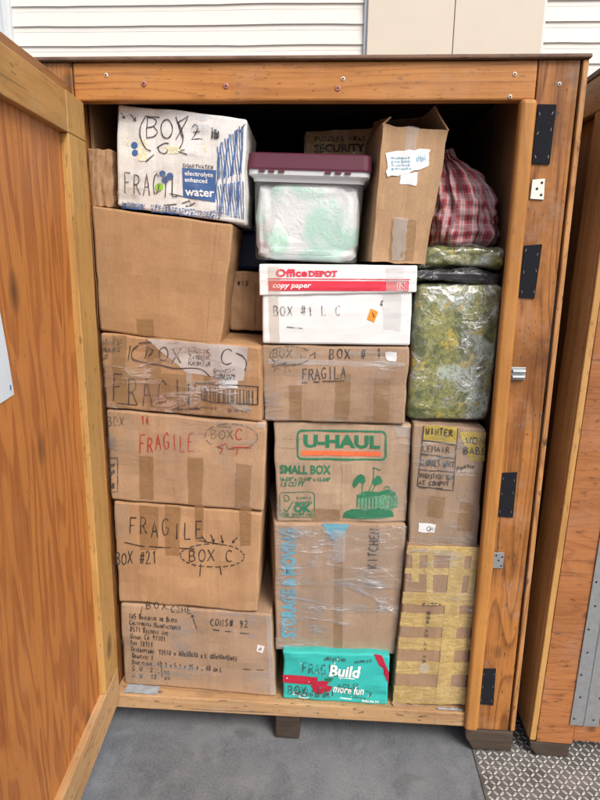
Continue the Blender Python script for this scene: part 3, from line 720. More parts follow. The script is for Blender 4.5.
Bx = Carton('carton', 'brown fragile box with box number 21 and dashed oval above address box', 'box', [(114, 501.5), (262, 512.5), (257.5, 612), (118.5, 601.5)], (yl, yr), .42, M['kB'], G1, .004, 2, D=(-.03, 1, 0))
Bx.strokes('handwriting', hand("FRAGILE", 130, 533, 17, 11.2, .62, .07, .25)+[[(125, 541), (146, 545)], [(150, 545), (172, 546)], [(181, 546), (196, 547)]]
  + hand("BOX #21", 116, 563, 12, 6.2, .78, -.02, .2), M['ib'], 1.15)
dash = []
for a in range(0, 360, 15): dash.append(oval(213.5, 554, 31.5, 11.5, a, a+10, 3, .03))
Bx.strokes('oval_mark', hand("BOX C", 191, 559, 11.5, 9, .75, .03)+dash+[[(200, 539), (228, 544)], [(202, 562), (201, 575)], [(221, 565), (222, 574)]]+arrow(203, 534, 207, 541, 3)+arrow(212, 533, 215, 541, 3)+arrow(222, 534, 224, 542, 3)+arrow(238, 536, 233, 542, 3), M['ib'], 1.0)
for x0, x1, y1 in ((140, 160, 548), (166, 182, 554), (196, 205, 540), (240, 252, 545)):
    Bx.patch('tape', [(x0, 505), (x1, 506.5), (x1-1, y1), (x0+1, y1)], M['tb'], .0014, (3, 8), rag=.6)
Bx.patch('tape', [(114.5, 505), (130, 506), (131, 540), (115.5, 539)], M['tc'], .001, (4, 6), rag=.6)

Cb = Carton('carton', 'brown box marked fragile in red with three tape strips', 'box', [(106.5, 409.5), (266, 423.5), (263.5, 511.5), (112, 499.5)], (yl, yr-.003), .42, M['kC'], G1, .004, 3, D=(-.05, 1, 0))
Cb.strokes('red_handwriting', hand("FRAGILE", 141, 450, 16, 8.1, .68, .0, .25)+hand("14", 143, 424, 8, 4.5, .5)+[[(219, 446), (227, 443), (229, 449), (236, 446), (252, 447)], [(221, 453), (224, 447)], [(237, 454), (239, 447)]]+hand("C", 236, 440, 11, 9, .8), M['ir'], 1.15)
Cb.strokes('handwriting', hand("BOX -", 108, 425, 8.5, 6, .7, .02)+hand("BOX", 212, 438, 9, 8, .75, .05)+[oval(232, 436, 26, 12.5, a, a+26, 4, .03) for a in range(0, 360, 34)]+[[(218, 426), (232, 427)]], M['ibf'], .9)
for q in ([(140, 454), (155, 455), (154.5, 500), (141, 499)], [(189, 455), (205, 456.5), (203.5, 505), (190, 504)], [(237, 462), (252.5, 464), (250, 509.5), (235.5, 508.5)]):
    Cb.patch('tape', q, M['tb'], .0014, (3, 8), rag=.4)
for q in ([(125, 413), (135, 414), (136, 452), (126, 451)], [(170, 417), (186, 418), (185, 456), (171, 455)], [(218, 421), (232, 422), (231, 468), (219, 467)]):
    Cb.patch('tape', q, M['tc'], .001, (3, 8), rag=.5)
Cb.strokes('side_print', [[(110, 457), (118, 457), (118.5, 491), (113, 491)]]+scrib(110, 116, 466, 4, 6)+scrib(110.5, 116, 473, 4, 6)+scrib(111, 116, 488, 6, 12), M['ibf'], 1.1)
Cb.patch('film', [(107, 411), (258, 424), (256, 508), (112, 498)], M['film'], .0035, (24, 14), wr=.002)
Cb.patch('tape', [(258, 421.5), (266, 423), (264, 428), (257, 426.5)], M['tg'], .002, (3, 3))

Db = Carton('carton', 'brown box with large fragile lettering, white paper strip and barcode', 'box', [(100.5, 333), (261, 347), (262, 421.5), (106.5, 408)], (yl, yr-.003), .42, M['kD'], G1, .004, 4)
for q in ([(147, 337), (163, 338), (163, 411), (148, 410)], [(112, 334.5), (127, 335.5), (127, 408), (115, 407)], [(205, 343), (212, 343.5), (213, 414), (205, 413)], [(163, 372), (190, 374), (190, 412), (163, 410)]):
    Db.patch('tape', q, M['tb'], .0013, (3, 10), rag=.6)
Db.patch('paper_strip', [(148, 338.5), (249, 347), (244, 381), (187, 371)], M['tpale'], .0018, (12, 6), rag=1.4, wr=.001)
Db.patch('label', [(220, 377), (239, 378.5), (238, 388), (220, 387)], M['twhite'], .0022, (5, 3), rag=.5)
Db.strokes('handwriting', hand("FRAGIL", 113, 402, 27, 15.4, .66, .07, .22) + [[(118, 403), (137, 405)], [(172, 409), (188, 408.5)], [(192, 408.5), (201, 408.5)]], M['ib'], 1.35, .0024)
Db.strokes('oval_mark', [[(140, 345), (133, 349), (132, 358), (140, 361), (160, 364), (178, 368), (196, 367), (205, 369), (211, 375)], [(146, 358), (149, 346), (155, 350), (150, 356)], [(140, 343), (153, 342)]]
  + hand("OX", 160, 361, 14, 13, .75, .05) + hand("C", 222, 365, 16, 14, .85)+[oval(232, 364, 15, 12, -70, 30, 10)]+[[(131, 345), (129, 360)]], M['ib'], 1.2, .0032)
Db.strokes('address_scribble', sum([scrib(190, 215, 352+i*6.5, 5.5, 13, .02) for i in range(3)], [])+sum([scrib(215, 240, 371+i*4, 4, 13, .03) for i in range(3)], [])+scrib(104, 125, 344, 6, 14)+scrib(104, 125, 351, 6, 14)+scrib(103, 111, 358, 6, 5), M['ibf'], 1.15, .0033)
bars = []
x = 203
while x < 255:
    bars.append([(x, 385+.09*(x-197)), (x+.3, 399.5+.07*(x-197))]); x += rnd.choice((1.6, 2.2, 2.8, 3.6))
Db.strokes('barcode', bars, M['pink'], 1.5, .0024, .1)
Db.strokes('barcode_frame', [[(196.5, 382), (258, 386), (258, 404), (198, 400.5), (196.5, 382)]], M['ib'], 1.2, .0027)
for q in (scrib(197, 222, 408, 2, 14, .03), scrib(228, 256, 411, 2.5, 9), scrib(185, 191, 392, 5, 4), scrib(185, 191, 402, 7, 6)): Db.strokes('small_print', q, M['ibf'], .9)
Db.patch('tape', [(188, 368), (194, 368.5), (193.5, 407), (188, 407)], M['tg'], .0018, (2, 6))
Db.patch('film', [(101, 334), (252, 347), (253, 419), (106.5, 407)], M['film2'], .004, (26, 14), wr=.003)

Eb = Carton('carton', 'largest plain brown box with one tape tab directly under white water box', 'box', [(91, 205.5), (233.5, 224.5), (220.5, 346), (101, 331)], (.045, .02), .36, M['kE'], G1, .004, 5, D=(-.075, 1, 0))
Eb.patch('tape', [(138, 317.5), (154.5, 319), (155, 336.5), (138.5, 334.5)], M['tb'], .0014, (4, 4), rag=.3)
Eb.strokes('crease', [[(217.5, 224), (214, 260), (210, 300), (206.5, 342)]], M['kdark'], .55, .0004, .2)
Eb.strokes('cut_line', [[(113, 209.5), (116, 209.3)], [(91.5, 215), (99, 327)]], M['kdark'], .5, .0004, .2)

Fb = Carton('carton', 'slim plain brown box standing beside white water box on largest plain box', 'box', [(88, 148.2), (112, 149.8), (113, 207.5), (91.5, 206)], (.065, .065), .3, M['kF'], G1, .002, 6)
Fb.patch('tape', [(88.6, 149), (92, 149.3), (94, 205.5), (92, 205.4)], M['tb'], .0013, (2, 6))

Gb = Carton('carton', 'white water box with blue panel and blue stripes resting on largest plain box', 'box', [(118, 104), (247, 118.5), (243, 224), (117, 205.5)], (.045, .018), .30, M['white card'], G1, .003, 7, D=(-.05, 1, 0))
Gb.patch('blue_panel', [(183.5, 167), (217, 169.5), (216, 201.5), (184, 197)], M['pb'], .0014, (8, 8))
Gb.text('lettering', 'electrolyte', 186, 214, 174.5, 4.6, M['pw'], .07, .0022, .012)
Gb.text('lettering', 'enhanced', 186, 208, 181, 4.6, M['pw'], .07, .0022, .012)
Gb.text('brand_lettering', 'water', 186, 215, 195, 8.6, M['pw'], .05, .0022, .02)
Gb.strokes('small_lettering', hand("SMARTWATER", 184, 166.5, 3.4, 3.1, .8, .06), M['ib'], .8)
fp = []
for i in range(17):
    x0 = 218+i*1.55; top = 146-i*1.35+1.2*math.sin(i*2.1)
    L = []
    for k in range(13):
        v = k/12; L.append((x0+.9*math.sin(v*7+i*1.3)+.5*math.sin(v*17+i), top+(212+.6*i*.8-top)*v))
    fp.append(L[:7]); fp.append(L[7:]) if i % 3 else fp.append(L[6:])
Gb.strokes('fingerprint_stripes', fp, M['pb'], 1.0, .0016, .5)
def dot(c, name, cx, cy, r, mat, off=.0016):
    bm = bmesh.new(); n = 18
    bm.faces.new([bm.verts.new(c.f.pt(cx+r*math.cos(2*math.pi*i/n), cy-r*math.sin(2*math.pi*i/n), off)) for i in range(n)])
    return from_bm(name, bm, mat, c.t)
dot(Gb, 'blue_dot', 135, 144.5, 3.3, M['pb']); dot(Gb, 'blue_dot', 135.5, 152, 3.2, M['pb'])
dot(Gb, 'blue_dot', 163.5, 173, 3.2, M['pb']); dot(Gb, 'blue_dot', 166, 179.5, 3.6, M['pb'], .0018); dot(Gb, 'blue_dot', 171, 175.5, 3.6, M['pb'], .002)
dot(Gb, 'green_dot', 160.5, 186.5, 4.2, M['pgrn'], .0022)
for q in ([(139, 139), (146, 138), (149, 160), (139, 160)], [(160, 146), (166, 146), (167, 153), (180, 146), (182, 150), (180, 155), (161, 154)][:4], [(172, 147), (181, 144), (182, 153), (166, 153)], [(206, 142), (209, 142), (208, 151), (205, 151)], [(127, 131), (129, 131), (129, 145), (127, 145)]):
    Gb.patch('stain', q, M['pyl'], .0010, (4, 4), rag=1.2)
Gb.strokes('handwriting', [[(146, 117), (141, 126), (141, 137), (146, 148), (152, 150)], [(146, 116), (160, 117)], [(177, 118), (182, 127), (185, 139), (181, 148)]]+hand("BO", 147, 138, 20, 15, .85, .04)+[[(177, 139), (190, 116), (178, 123)], [(177, 117), (184, 139)]]
  + hand("2", 192, 139, 14, 12, .7)+[[(193, 139), (200, 138), (203, 139)], [(194, 132), (201, 131)]]+[[(158, 147), (166, 142), (170, 143)], [(159, 147), (161, 152), (167, 153), (169, 149)]]
  + arrow(121, 112, 125, 118, 3)+arrow(131, 114, 137, 121, 4)+[[(147, 161), (155, 154)], [(180, 151), (189, 154)], [(182, 150), (186, 149)]]+[[(238, 129), (240, 132), (245, 124)]]
  + scrib(212, 221, 138, 10, 10), M['ib'], 1.05)
Gb.strokes('handwriting', hand("FRAGIL", 125, 193, 21, 9.6, .68, .08, .15)+[[(171, 193), (184, 196)]]+[[(165, 205), (178, 204)], [(183, 203), (190, 200), (192, 205), (186, 206)], [(190, 206), (196, 202)]], M['ib'], 1.05)
Gb.strokes('fine_print', sum([scrib(122, 148, 204+i*2.2, 2.2, 22, .09) for i in range(3)], [])+sum([scrib(152, 233, 207+i*2.6, 2.4, 40, .10) for i in range(3)], []), M['pb'], .7)
Gb.patch('film', [(118.5, 105), (247, 119), (243, 222), (117.5, 204)], M['film'], .003, (24, 16), wr=.002)

# things glimpsed in the gap behind the left stack
Ib = Carton('carton', 'small brown box marked 15 set back in gap beside white paper box', 'box', [(228, 271), (270, 272), (268, 331), (230, 330)], (.25, .25), .3, M['kI'], G1, .002, 8)
Ib.strokes('handwriting', hand("#15", 237.5, 285, 4.5, 4, .7), M['ib'], .9)
Ib.patch('edge_tape', [(254.5, 283), (257, 283), (256, 330), (254, 330)], M['tb'], .0012, (2, 6))
tb = empty('storage_tote', (-.30, .5, 1.525), 'dark navy blue tote just showing behind white water box', 'tote')
bm = bmesh.new(); add_box(bm, -.075, .075, -.14, .16, .001, .125); from_bm('body', bm, plain('navy plastic', (.012, .03, .10), .45), tb, bevel=.012)
bm = bmesh.new(); add_box(bm, -.082, .082, -.147, .167, .1255, .145); from_bm('lid', bm, plain('navy plastic lid', (.012, .03, .11), .45), tb, bevel=.006)

# ------------------------------------------------------------------ middle stack
Ob = Carton('gift_carton', 'teal gift box with red ribbon print under film wrapped box', 'box', [(283, 651.5), (389.6, 656), (387, 705), (283, 698.5)], (.006, .006), .33, plain('teal printed box', (.035, .44, .41), .42, var=.1, scale=9), G1, .0015, 10)
Ob.patch('ribbon', [(282.8, 674), (318, 676.5), (318, 684.5), (282.8, 681.5)], M['pcr'], .0014, (8, 3))
Ob.patch('ribbon', [(374, 654.5), (382, 655.5), (389, 672), (388.5, 683)], M['pcr'], .0014, (6, 3))
for cx, cy, rx, ry in ((322, 683, 7, 3.2), (319, 690, 6, 3), (327, 688, 5.5, 3.4), (316, 686, 5, 2.5), (329, 679, 4, 2.2)):
    bm = bmesh.new(); bm.faces.new([bm.verts.new(Ob.f.pt(cx+rx*math.cos(i*.524)+.8*math.sin(i*2.1), cy-ry*math.sin(i*.524)-.4*math.cos(i), .0017+.0001*(cx % 5))) for i in range(12)])
    from_bm('bow', bm, M['pcr'] if cx != 329 else M['pg'], Ob.t)
Ob.text('white_lettering', 'Build', 329, 361, 674.5, 10.5, M['pw'], .08, .0024, .03, .2)
Ob.text('white_lettering', 'more fun', 333, 364, 692, 8.5, M['pw'], .06, .0024, .02, .3)
Ob.text('small_lettering', 'Make the joy', 362, 379, 701.5, 2.6, M['pw'], .05, .0024, .02)
Ob.strokes('handwriting', hand("FRAGIL", 303, 672, 9.5, 6.2, .75, .07)+hand("BOX 18", 288, 694, 8.5, 7, .75, .05)+scrib(296, 340, 695, 7, 24, .05)+scrib(325, 348, 660, 4, 16, .05)+[[(366, 690), (372, 693), (369, 697)], [(353, 697), (366, 698)]]+scrib(338, 364, 687, 6, 9)+scrib(355, 375, 662, 3, 10), M['ibf'], 1.1, .0028)
Ob.strokes('snow_print', [[(286+rnd.random()*98, 656+rnd.random()*42)]*1+[(0, 0)] for _ in range(0)]+[oval(304, 696, 5, 1.6, 0, 300, 8), oval(296, 693, 4, 1.5, 0, 300, 8), [(339, 677), (355, 678)], [(340, 698), (352, 699)]], M['pw'], .8, .002)
for _ in range(22): dot(Ob, 'snow_dot', 287+rnd.random()*96, 657+rnd.random()*40, .35+.3*rnd.random(), M['pw'], .0015)

Nb = Carton('carton', 'film wrapped brown box with blue vertical lettering below green printed box', 'box', [(274.5, 523), (407, 524), (395, 654.5), (276, 649)], (.036, .036), .36, M['kN'], G1, .005, 11, D=(-.19, 1, 0), noise_amp=.003)
Nb.text('vertical_lettering', 'STORAGE & MOVING', 295.5, 528, 637, 13.5, M['pcy'], vert=True, bold=.05, off=.0024)
Nb.patch('label', [(322, 524), (350, 524), (342, 536), (333, 540)], M['pcy'], .0016, (5, 4), rag=.8)
Nb.patch('tape', [(335, 536), (344, 536), (343, 648), (334, 649)], M['tb'], .0014, (3, 12))
Nb.patch('tape', [(333, 530), (346, 530), (345, 560), (334, 560)], M['tg'], .0018, (4, 5), rag=.8)
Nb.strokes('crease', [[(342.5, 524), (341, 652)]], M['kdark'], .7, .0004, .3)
kt = []
for i, ch in enumerate("KITCHEN"):
    for L in GL[ch]: kt.append([(379-gy*9-2+.4*i, 566-i*5.6-gx*4.2) for gx, gy in L])
Nb.strokes('handwriting', kt, M['ib'], 1.15)
Nb.patch('tape', [(275, 637), (318, 640), (318, 652), (276, 648.5)], M['tc'], .0012, (6, 3), rag=.8)
Nb.patch('film', [(275, 524), (407, 525), (395.5, 653), (276.5, 648)], M['film2'], .005, (36, 40), wr=.005)
Nb.patch('film', [(275, 524), (407, 525), (401, 585), (276, 580)], M['film2'], .0085, (36, 24), wr=.007)

Mb = Carton('carton', 'tan moving box with green and orange printed logo on film wrapped box', 'box', [(273.5, 421.5), (411.5, 425), (406, 522.5), (277, 521.5)], (.05, .05), .31, M['kMv'], G1, .003, 12)
def rrect(x0, y0, x1, y1, r, sl=0.0):
    P = []
    for cx, cy, a in ((x1-r, y0+r, -90), (x1-r, y1-r, 0), (x0+r, y1-r, 90), (x0+r, y0+r, 180)):
        for k in range(6): P.append((cx+r*math.cos(R(a+k*18)), cy+r*math.sin(R(a+k*18))+sl*(cx-x0)))
    P.append(P[0]); return P
Mb.strokes('logo_frame', [rrect(298, 430, 386, 457.5, 4.5, .012)], M['pg'], 2.1, .0016, .1)
Mb.text('logo_lettering', 'U-HAUL', 304, 380.5, 446, 11.5, M['pg'], .01, .0017, .045)
Mb.patch('logo_bar', [(302, 449.5), (382, 450.5), (381.5, 455), (302, 454)], M['po'], .0016, (10, 2))
Mb.text('lettering', 'SMALL BOX', 280, 331.5, 472, 8.2, M['pg'], .01, .0017, .035)
Mb.text('small_lettering', '16-3/8" x 12-5/8" x 12-5/8"', 280.5, 331, 479.3, 3.6, M['pg'], .01, .0017, .03)
Mb.text('small_lettering', '1.5 CU FT', 281, 305, 484.8, 4.6, M['pg'], .01, .0017, .03, .15)
Mb.strokes('stamp_frame', [rrect(280, 491, 315, 516.5, 3.5)], M['pg'], .8, .0016, .1)
Mb.text('stamp_lettering', 'OK', 294, 312, 511, 7.6, M['pg'], .0, .0017, .06)
Mb.strokes('check_mark', [[(284, 508), (287, 511), (293.5, 500)]], M['pg'], 1.4, .0017, .1)
Mb.strokes('stamp_print', [oval(286, 497, 3.2*abs(math.cos(k*.6))+.6, 3.2, k*51, k*51+46, 4) for k in range(7)]+hand("SIMPLE", 297, 498.5, 2.6, 2.6, .7)+hand("GUARANTEE", 296, 503, 2.4, 1.9, .7)+hand("FOR SHIPPING", 282, 515.3, 3, 2.6, .75), M['pg'], .8)
# the printed still life: two plants on stems, a ribbed round pot with a lid, a mound
def blob(c, name, pts, mat, off):
    bm = bmesh.new(); f = [bm.verts.new(c.f.pt(x, y, off)) for x, y in pts]; bm.faces.new(f)
    return from_bm(name, bm, mat, c.t)
def blobpts(cx, cy, rx, ry, n=22, rough=.14, sq=1.0):
    out = []
    for i in range(n):
        a = 2*math.pi*i/n; k = 1+rough*(rnd.random()-.5)*2
        ca, sa = math.cos(a), math.sin(a)
        out.append((cx+rx*k*math.copysign(abs(ca)**sq, ca), cy+ry*k*math.copysign(abs(sa)**sq, sa)))
    return out
blob(Mb, 'print_ground', [(343, 517), (345, 511), (352, 508), (366, 508), (378, 507), (389, 508), (393, 511), (394, 516), (380, 518), (360, 518.5)], M['pg'], .0015)
blob(Mb, 'print_pot', blobpts(368, 501, 11.5, 8, 22, .07, .7), M['pgl'], .0016)
blob(Mb, 'print_pot', blobpts(388, 501, 10.5, 8.5, 22, .06, .75), M['pgl'], .00165)
blob(Mb, 'print_leaf', [(353, 484), (354, 479), (358, 474), (362, 472.5), (365, 475), (366, 480), (364, 483), (360, 480.5), (357, 485), (354, 487)], M['pg'], .0016)
blob(Mb, 'print_leaf', [(373, 479), (378, 474), (381, 476), (383, 481), (381, 483), (377, 484), (374, 484)], M['pg'], .0016)
blob(Mb, 'print_band', [(357, 494), (366, 490), (378, 491), (389, 488), (396, 492), (396, 495), (385, 494), (374, 496), (358, 497)], M['pg'], .0018)
Mb.strokes('print_lines', [[(363, 482), (362.5, 494)], [(369, 492), (374, 478), (374, 466)], [(371, 492), (376, 484)], [(373, 466), (381, 469)], [(384, 488), (387, 485), (390, 487)]]
  + [[(358+k*3.4, 496), (357.5+k*3.5, 507)] for k in range(7)] + [oval(388, 501, 3+2.6*k, 7.8, -75, 75, 8) for k in range(3)]+[oval(388, 501, 3+2.6*k, 7.8, 105, 255, 8) for k in range(3)], M['pg'], .85, .0019, .3)
for q in ([(312, 508), (341, 508.5), (340, 521), (312, 520.5)],): Mb.patch('tape', q, M['tb'], .0012, (4, 3), rag=.5)
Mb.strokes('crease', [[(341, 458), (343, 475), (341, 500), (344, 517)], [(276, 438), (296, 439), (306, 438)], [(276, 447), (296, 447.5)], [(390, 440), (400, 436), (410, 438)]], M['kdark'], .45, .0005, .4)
Mb.patch('film', [(274, 423), (411, 426), (406, 521), (277, 520)], M['film'], .0035, (26, 18), wr=.003)
Mb.patch('tape', [(394, 426), (410, 426), (410, 436), (398, 437)], M['tg'], .0022, (4, 4), rag=1)

Lb = Carton('carton', 'brown box with fragile note directly under white paper box', 'box', [(262.5, 344.5), (409.5, 347), (405, 424), (264.5, 420.5)], (.04, .04), .32, M['kL'], G1, .003, 13)
Lb.strokes('handwriting', hand("BOX # 1", 330, 358, 9.5, 7.8, .65, .0)+hand("FRAGILA", 303, 379, 11.5, 6.4, .75, -.04)+[[(302, 382), (308, 382)], [(314, 381), (320, 381)], [(323, 380), (345, 380)], [(310, 356), (316, 352), (315, 358)]], M['ib'], 1.0)
Lb.strokes('oval_mark', hand("BOX C", 273, 357, 8, 7, .75, .02)+[oval(291, 355, 21, 9, 20, 330, 18)]+scrib(272, 300, 366, 6, 12)+[[(274, 372), (277, 364), (280, 372)], [(285, 373), (287, 364), (291, 371)]], M['ibf'], .95)
for q in ([(289, 384), (303, 384.5), (302, 420.5), (290, 420)], [(336, 372), (352, 373), (349, 421), (335, 421)], [(375, 378), (391, 379), (389, 422.5), (374, 422)]): Lb.patch('tape', q, M['tb'], .0013, (3, 8), rag=.4)
Lb.patch('tape', [(270, 346), (304, 346.5), (304, 365), (271, 364)], M['tc'], .001, (6, 4), rag=.8)
Lb.patch('sticker', [(385, 352), (397, 352), (396, 361), (387, 360)], M['twhite'], .0016, (4, 4), rag=1.0)
Lb.patch('tape', [(268, 358), (405, 362), (405, 366), (268, 363)], M['tg'], .0019, (20, 2), rag=.8)
Lb.patch('film', [(263, 345), (409, 348), (405, 423), (265, 419.5)], M['film'], .0035, (26, 14), wr=.003)

K = Carton('paper_carton', 'white office paper box with red band on its lid', 'box', [(262, 291), (412.5, 291), (410, 345.5), (262.5, 343.5)], (.036, .036), .28, M['white base'], G1, .002, 14, noise_amp=.0012, edge=.0012)
lidf = Carton.__new__(Carton); lidf.t = K.t; lidf.org = K.org; lidf.k = 0
lidf.f = Face([(259, 264.2), (417.5, 265.5), (416.5, 292.5), (259.5, 295.5)], (.030, .030), K.org, .0015, 15, .0012)
lidf.D = Vector((0, .292, 0)); from_bm('lid', carton_body(lidf.f, lidf.D, edge=.0012), M['white lid'], K.t, bevel=.003)
lidf.text('logo_lettering', 'Office', 276, 308, 276.3, 7.2, M['pred'], .0, .0018, .035, parent=K.t)
lidf.text('logo_lettering', 'DEPOT', 309.5, 338, 276.2, 5.4, M['pred'], .0, .0018, .045, parent=K.t)
sf = []
for x in (309.8, 315.6, 321.4, 333.2): sf += [[(x-.9, 276.1), (x+2, 276.1)], [(x-.9, 270.9), (x+2, 270.9)]]
lidf.strokes('logo_serif', sf, M['pred'], .8, .0019, 0)
lidf.strokes('red_rule', [[(268, 278.5), (410, 279.3)]], M['pred'], .9, .0016, .05)
lidf.patch('red_band', [(268.5, 280.5), (409, 281.2), (408.5, 291), (269, 290.5)], M['pred'], .0016, (16, 3))
lidf.text('band_lettering', 'copy paper', 273, 312, 287.6, 5.2, M['pw'], .0, .0024, .02, .25)
lidf.strokes('band_mark', [[(400, 283), (400, 289)], [(400, 283), (405, 289), (405, 283)], [(397.5, 282.5), (407, 282.5), (407, 290), (397.5, 290), (397.5, 282.5)]], M['pw'], .7, .0024, .1)
lidf.patch('tape', [(387, 266), (405, 266), (403, 292), (386, 292)], M['tg'], .0028, (4, 8), rag=.8)
lidf.patch('tape', [(268, 266), (280, 266), (281, 294), (269, 294.5)], M['tc'], .0028, (4, 8), rag=.6)
K.strokes('handwriting', hand("BOX #1 L.C", 274, 316, 9.5, 6.9, .7, -.02)+[[(287, 326.5), (303, 328)]], M['ibf'], .9)
K.patch('orange_sticker', [(371, 308), (378.5, 311.5), (374.5, 322), (367.5, 319)], M['orange'], .0014, (3, 3))
K.strokes('sticker_print', [[(373, 312), (374.5, 317)]], M['ib'], .8, .0022)
K.strokes('scuff', [[(383, 300), (382, 306)], [(381.5, 301), (381, 305)]], M['ibf'], 1.0)
K.patch('tape', [(383, 294), (402, 294), (401, 330), (384, 328)], M['tg'], .0018, (4, 8), rag=1)
K.patch('tape', [(268, 297), (279, 297), (280, 343), (270, 343)], M['tc'], .0012, (4, 8), rag=.6)

# clear tote with maroon lid on the white paper box
tz = 1.5535
tote = empty('storage_tote', (-.09, .23, tz), 'clear plastic tote with maroon lid standing on white paper box', 'tote')
def rounded_ring(hx, hy, r, z, n=6):
    P = []
    for cx, cy, a in ((hx-r, hy-r, 0), (-hx+r, hy-r, 90), (-hx+r, -hy+r, 180), (hx-r, -hy+r, 270)):
        for k in range(n+1): P.append(Vector((cx+r*math.cos(R(a+90*k/n)), cy+r*math.sin(R(a+90*k/n)), z)))
    return P
def loft(bm, rings, cap0=True, cap1=True):
    vs = [[bm.verts.new(p) for p in r_] for r_ in rings]
    n = len(vs[0])
    for a, b in zip(vs[:-1], vs[1:]):
        for i in range(n): bm.faces.new((a[i], a[(i+1) % n], b[(i+1) % n], b[i]))
    if cap0: bm.faces.new(vs[0][::-1])
    if cap1: bm.faces.new(vs[-1])
def clear_plastic():
    t = NT('cloudy clear plastic'); v = t.coords((1, 1, 1)); n = t.noise(v, 9, 4, .6)
    g = t.n('ShaderNodeBsdfGlossy'); g.inputs['Roughness'].default_value = .15; g.inputs['Color'].default_value = (.9, .92, .95, 1); t.t.links.new(t.bump(n, .25, .01), g.inputs['Normal'])
    d = t.n('ShaderNodeBsdfDiffuse'); d.inputs['Color'].default_value = (.68, .71, .74, 1)
    a = t.n('ShaderNodeMixShader'); a.inputs[0].default_value = .55; t.t.links.new(g.outputs[0], a.inputs[1]); t.t.links.new(d.outputs[0], a.inputs[2])
    tr = t.n('ShaderNodeBsdfTransparent'); tr.inputs[0].default_value = (.97, .98, .99, 1)
    m = t.n('ShaderNodeMixShader'); t.put(m.inputs[0], t.math('ADD', .05, t.math('MULTIPLY', n, .20))); t.t.links.new(tr.outputs[0], m.inputs[1]); t.t.links.new(a.outputs[0], m.inputs[2])
    return t.done(m.outputs[0])
M['clear'] = clear_plastic()
bm = bmesh.new()
loft(bm, [rounded_ring(.144, .125, .02, .001), rounded_ring(.149, .129, .022, .008), rounded_ring(.156, .136, .022, .217)], True, False)
from_bm('body', bm, M['clear'], tote, smooth=True)
M['rim'] = plain('frosted plastic rim', (.62, .65, .68), .35, var=.06)
bm = bmesh.new()
loft(bm, [rounded_ring(.157, .137, .022, .216), rounded_ring(.160, .140, .022, .226), rounded_ring(.171, .150, .022, .234), rounded_ring(.172, .151, .022, .252)], False, False)
from_bm('rim', bm, M['rim'], tote, smooth=False)
M['maroon'] = plain('maroon plastic', (.115, .026, .048), .38, var=.12, scale=30)
bm = bmesh.new()
loft(bm, [rounded_ring(.1745, .1535, .022, .247), rounded_ring(.1755, .1545, .023, .252), rounded_ring(.1735, .1525, .022, .288), rounded_ring(.168, .147, .02, .292), rounded_ring(.150, .13, .02, .2905)])
from_bm('lid', bm, M['maroon'], tote)
for x in (-.13, -.103, -.075, .055, .083, .11):
    bm = bmesh.new(); add_box(bm, x-.009, x+.009, -.1558, -.1525, .2395, .2455); from_bm('lid_tab', bm, M['maroon'], tote, bevel=.001)
tote.rotation_euler = (0, R(1.6), R(-2)); tote.location.z += .003
def bags_mat():
    t = NT('crumpled pale bags'); v = t.coords((1, 1, 1), jitter=False)
    n = t.noise(v, 8, 3, .55, .5); f = t.noise(v, 34, 5, .65, 1.0); n2 = t.noise(t.vmath('ADD', v, (3.3, 1, 7)), 8, 3, .6, .4)
    c = t.mix(t.ramp(n, [(.47, 0.0), (.60, 1.0)]), (.84, .86, .86), (.52, .78, .67))
    c = t.mix(t.ramp(n2, [(.60, 0.0), (.70, .8)]), c, (.80, .68, .68))
    c = t.mix(t.math('MULTIPLY', t.ramp(f, [(.60, 0.0), (.72, 1.0)]), .5), c, (.45, .50, .50))
    rid = t.math('ABSOLUTE', t.math('SUBTRACT', f, .5))
    return t.done(t.bsdf(c, .35, bump=t.bump(t.math('ADD', rid, n), .45, .015)))
bg = bmesh.new()
bmesh.ops.create_icosphere(bg, subdivisions=5, radius=1)
for v in bg.verts:
    d = v.co.normalized(); p = Vector([math.copysign(abs(c)**.22, c) for c in d])
    q = Vector((p.x*.151, p.y*.131, p.z*.108))
    k = noise.fractal(q*16, 1.0, 2.0, 4)*.010 + abs(noise.noise(q*30))*.010
    v.co = q*(1+.0) - d*(.001+k*.9) + Vector((0, 0, .1125))
bag = from_bm('plastic_bag', bg, bags_mat(), smooth=True)
bag.location = (-.09, .23, tz+.004); bag.rotation_euler = (0, R(1.6), R(-2))
tag(bag, 'crumpled pale green and white plastic bags inside the clear tote', 'plastic bags')

# box behind the tote, far back in the dark
Rb = Carton('printed_carton', 'shiny film wrapped printed box in the dark behind maroon tote lid', 'box', [(305, 131), (376, 128), (374, 200), (303, 200)], (.385, .385), .3, M['kR'], G1, .002, 16)
Rb.text('lettering', 'SECURITY', 314, 365, 152, 7.5, M['pink'], -.02, .002, .04)
Rb.strokes('handwriting', hand("PUZZLES FRAG", 315, 141, 4.5, 4.3, .75), M['pink'], 1.1)
Rb.strokes('fine_print', scrib(315, 362, 158, 3, 24), M['pink'], .8)
Rb.patch('film', [(304, 131.5), (373, 129), (373, 198), (304, 198)], M['filmm'], .004, (18, 18), wr=.004)

# stands under the back boxes so that they rest on something: plain cartons deep inside
for (lab, x0, x1, y0, y1, z1) in (('plain brown box deep in the crate under printed box', -.125, .14, .45, .85, on_y((340, 200), .42).z-.002),):
    t_ = empty('carton', ((x0+x1)/2, (y0+y1)/2, .153), lab, 'box', G1)
    bm = bmesh.new(); add_box(bm, -(x1-x0)/2, (x1-x0)/2, -(y1-y0)/2, (y1-y0)/2, 0, z1-.153); from_bm('body', bm, M['kF'], t_, bevel=.004)

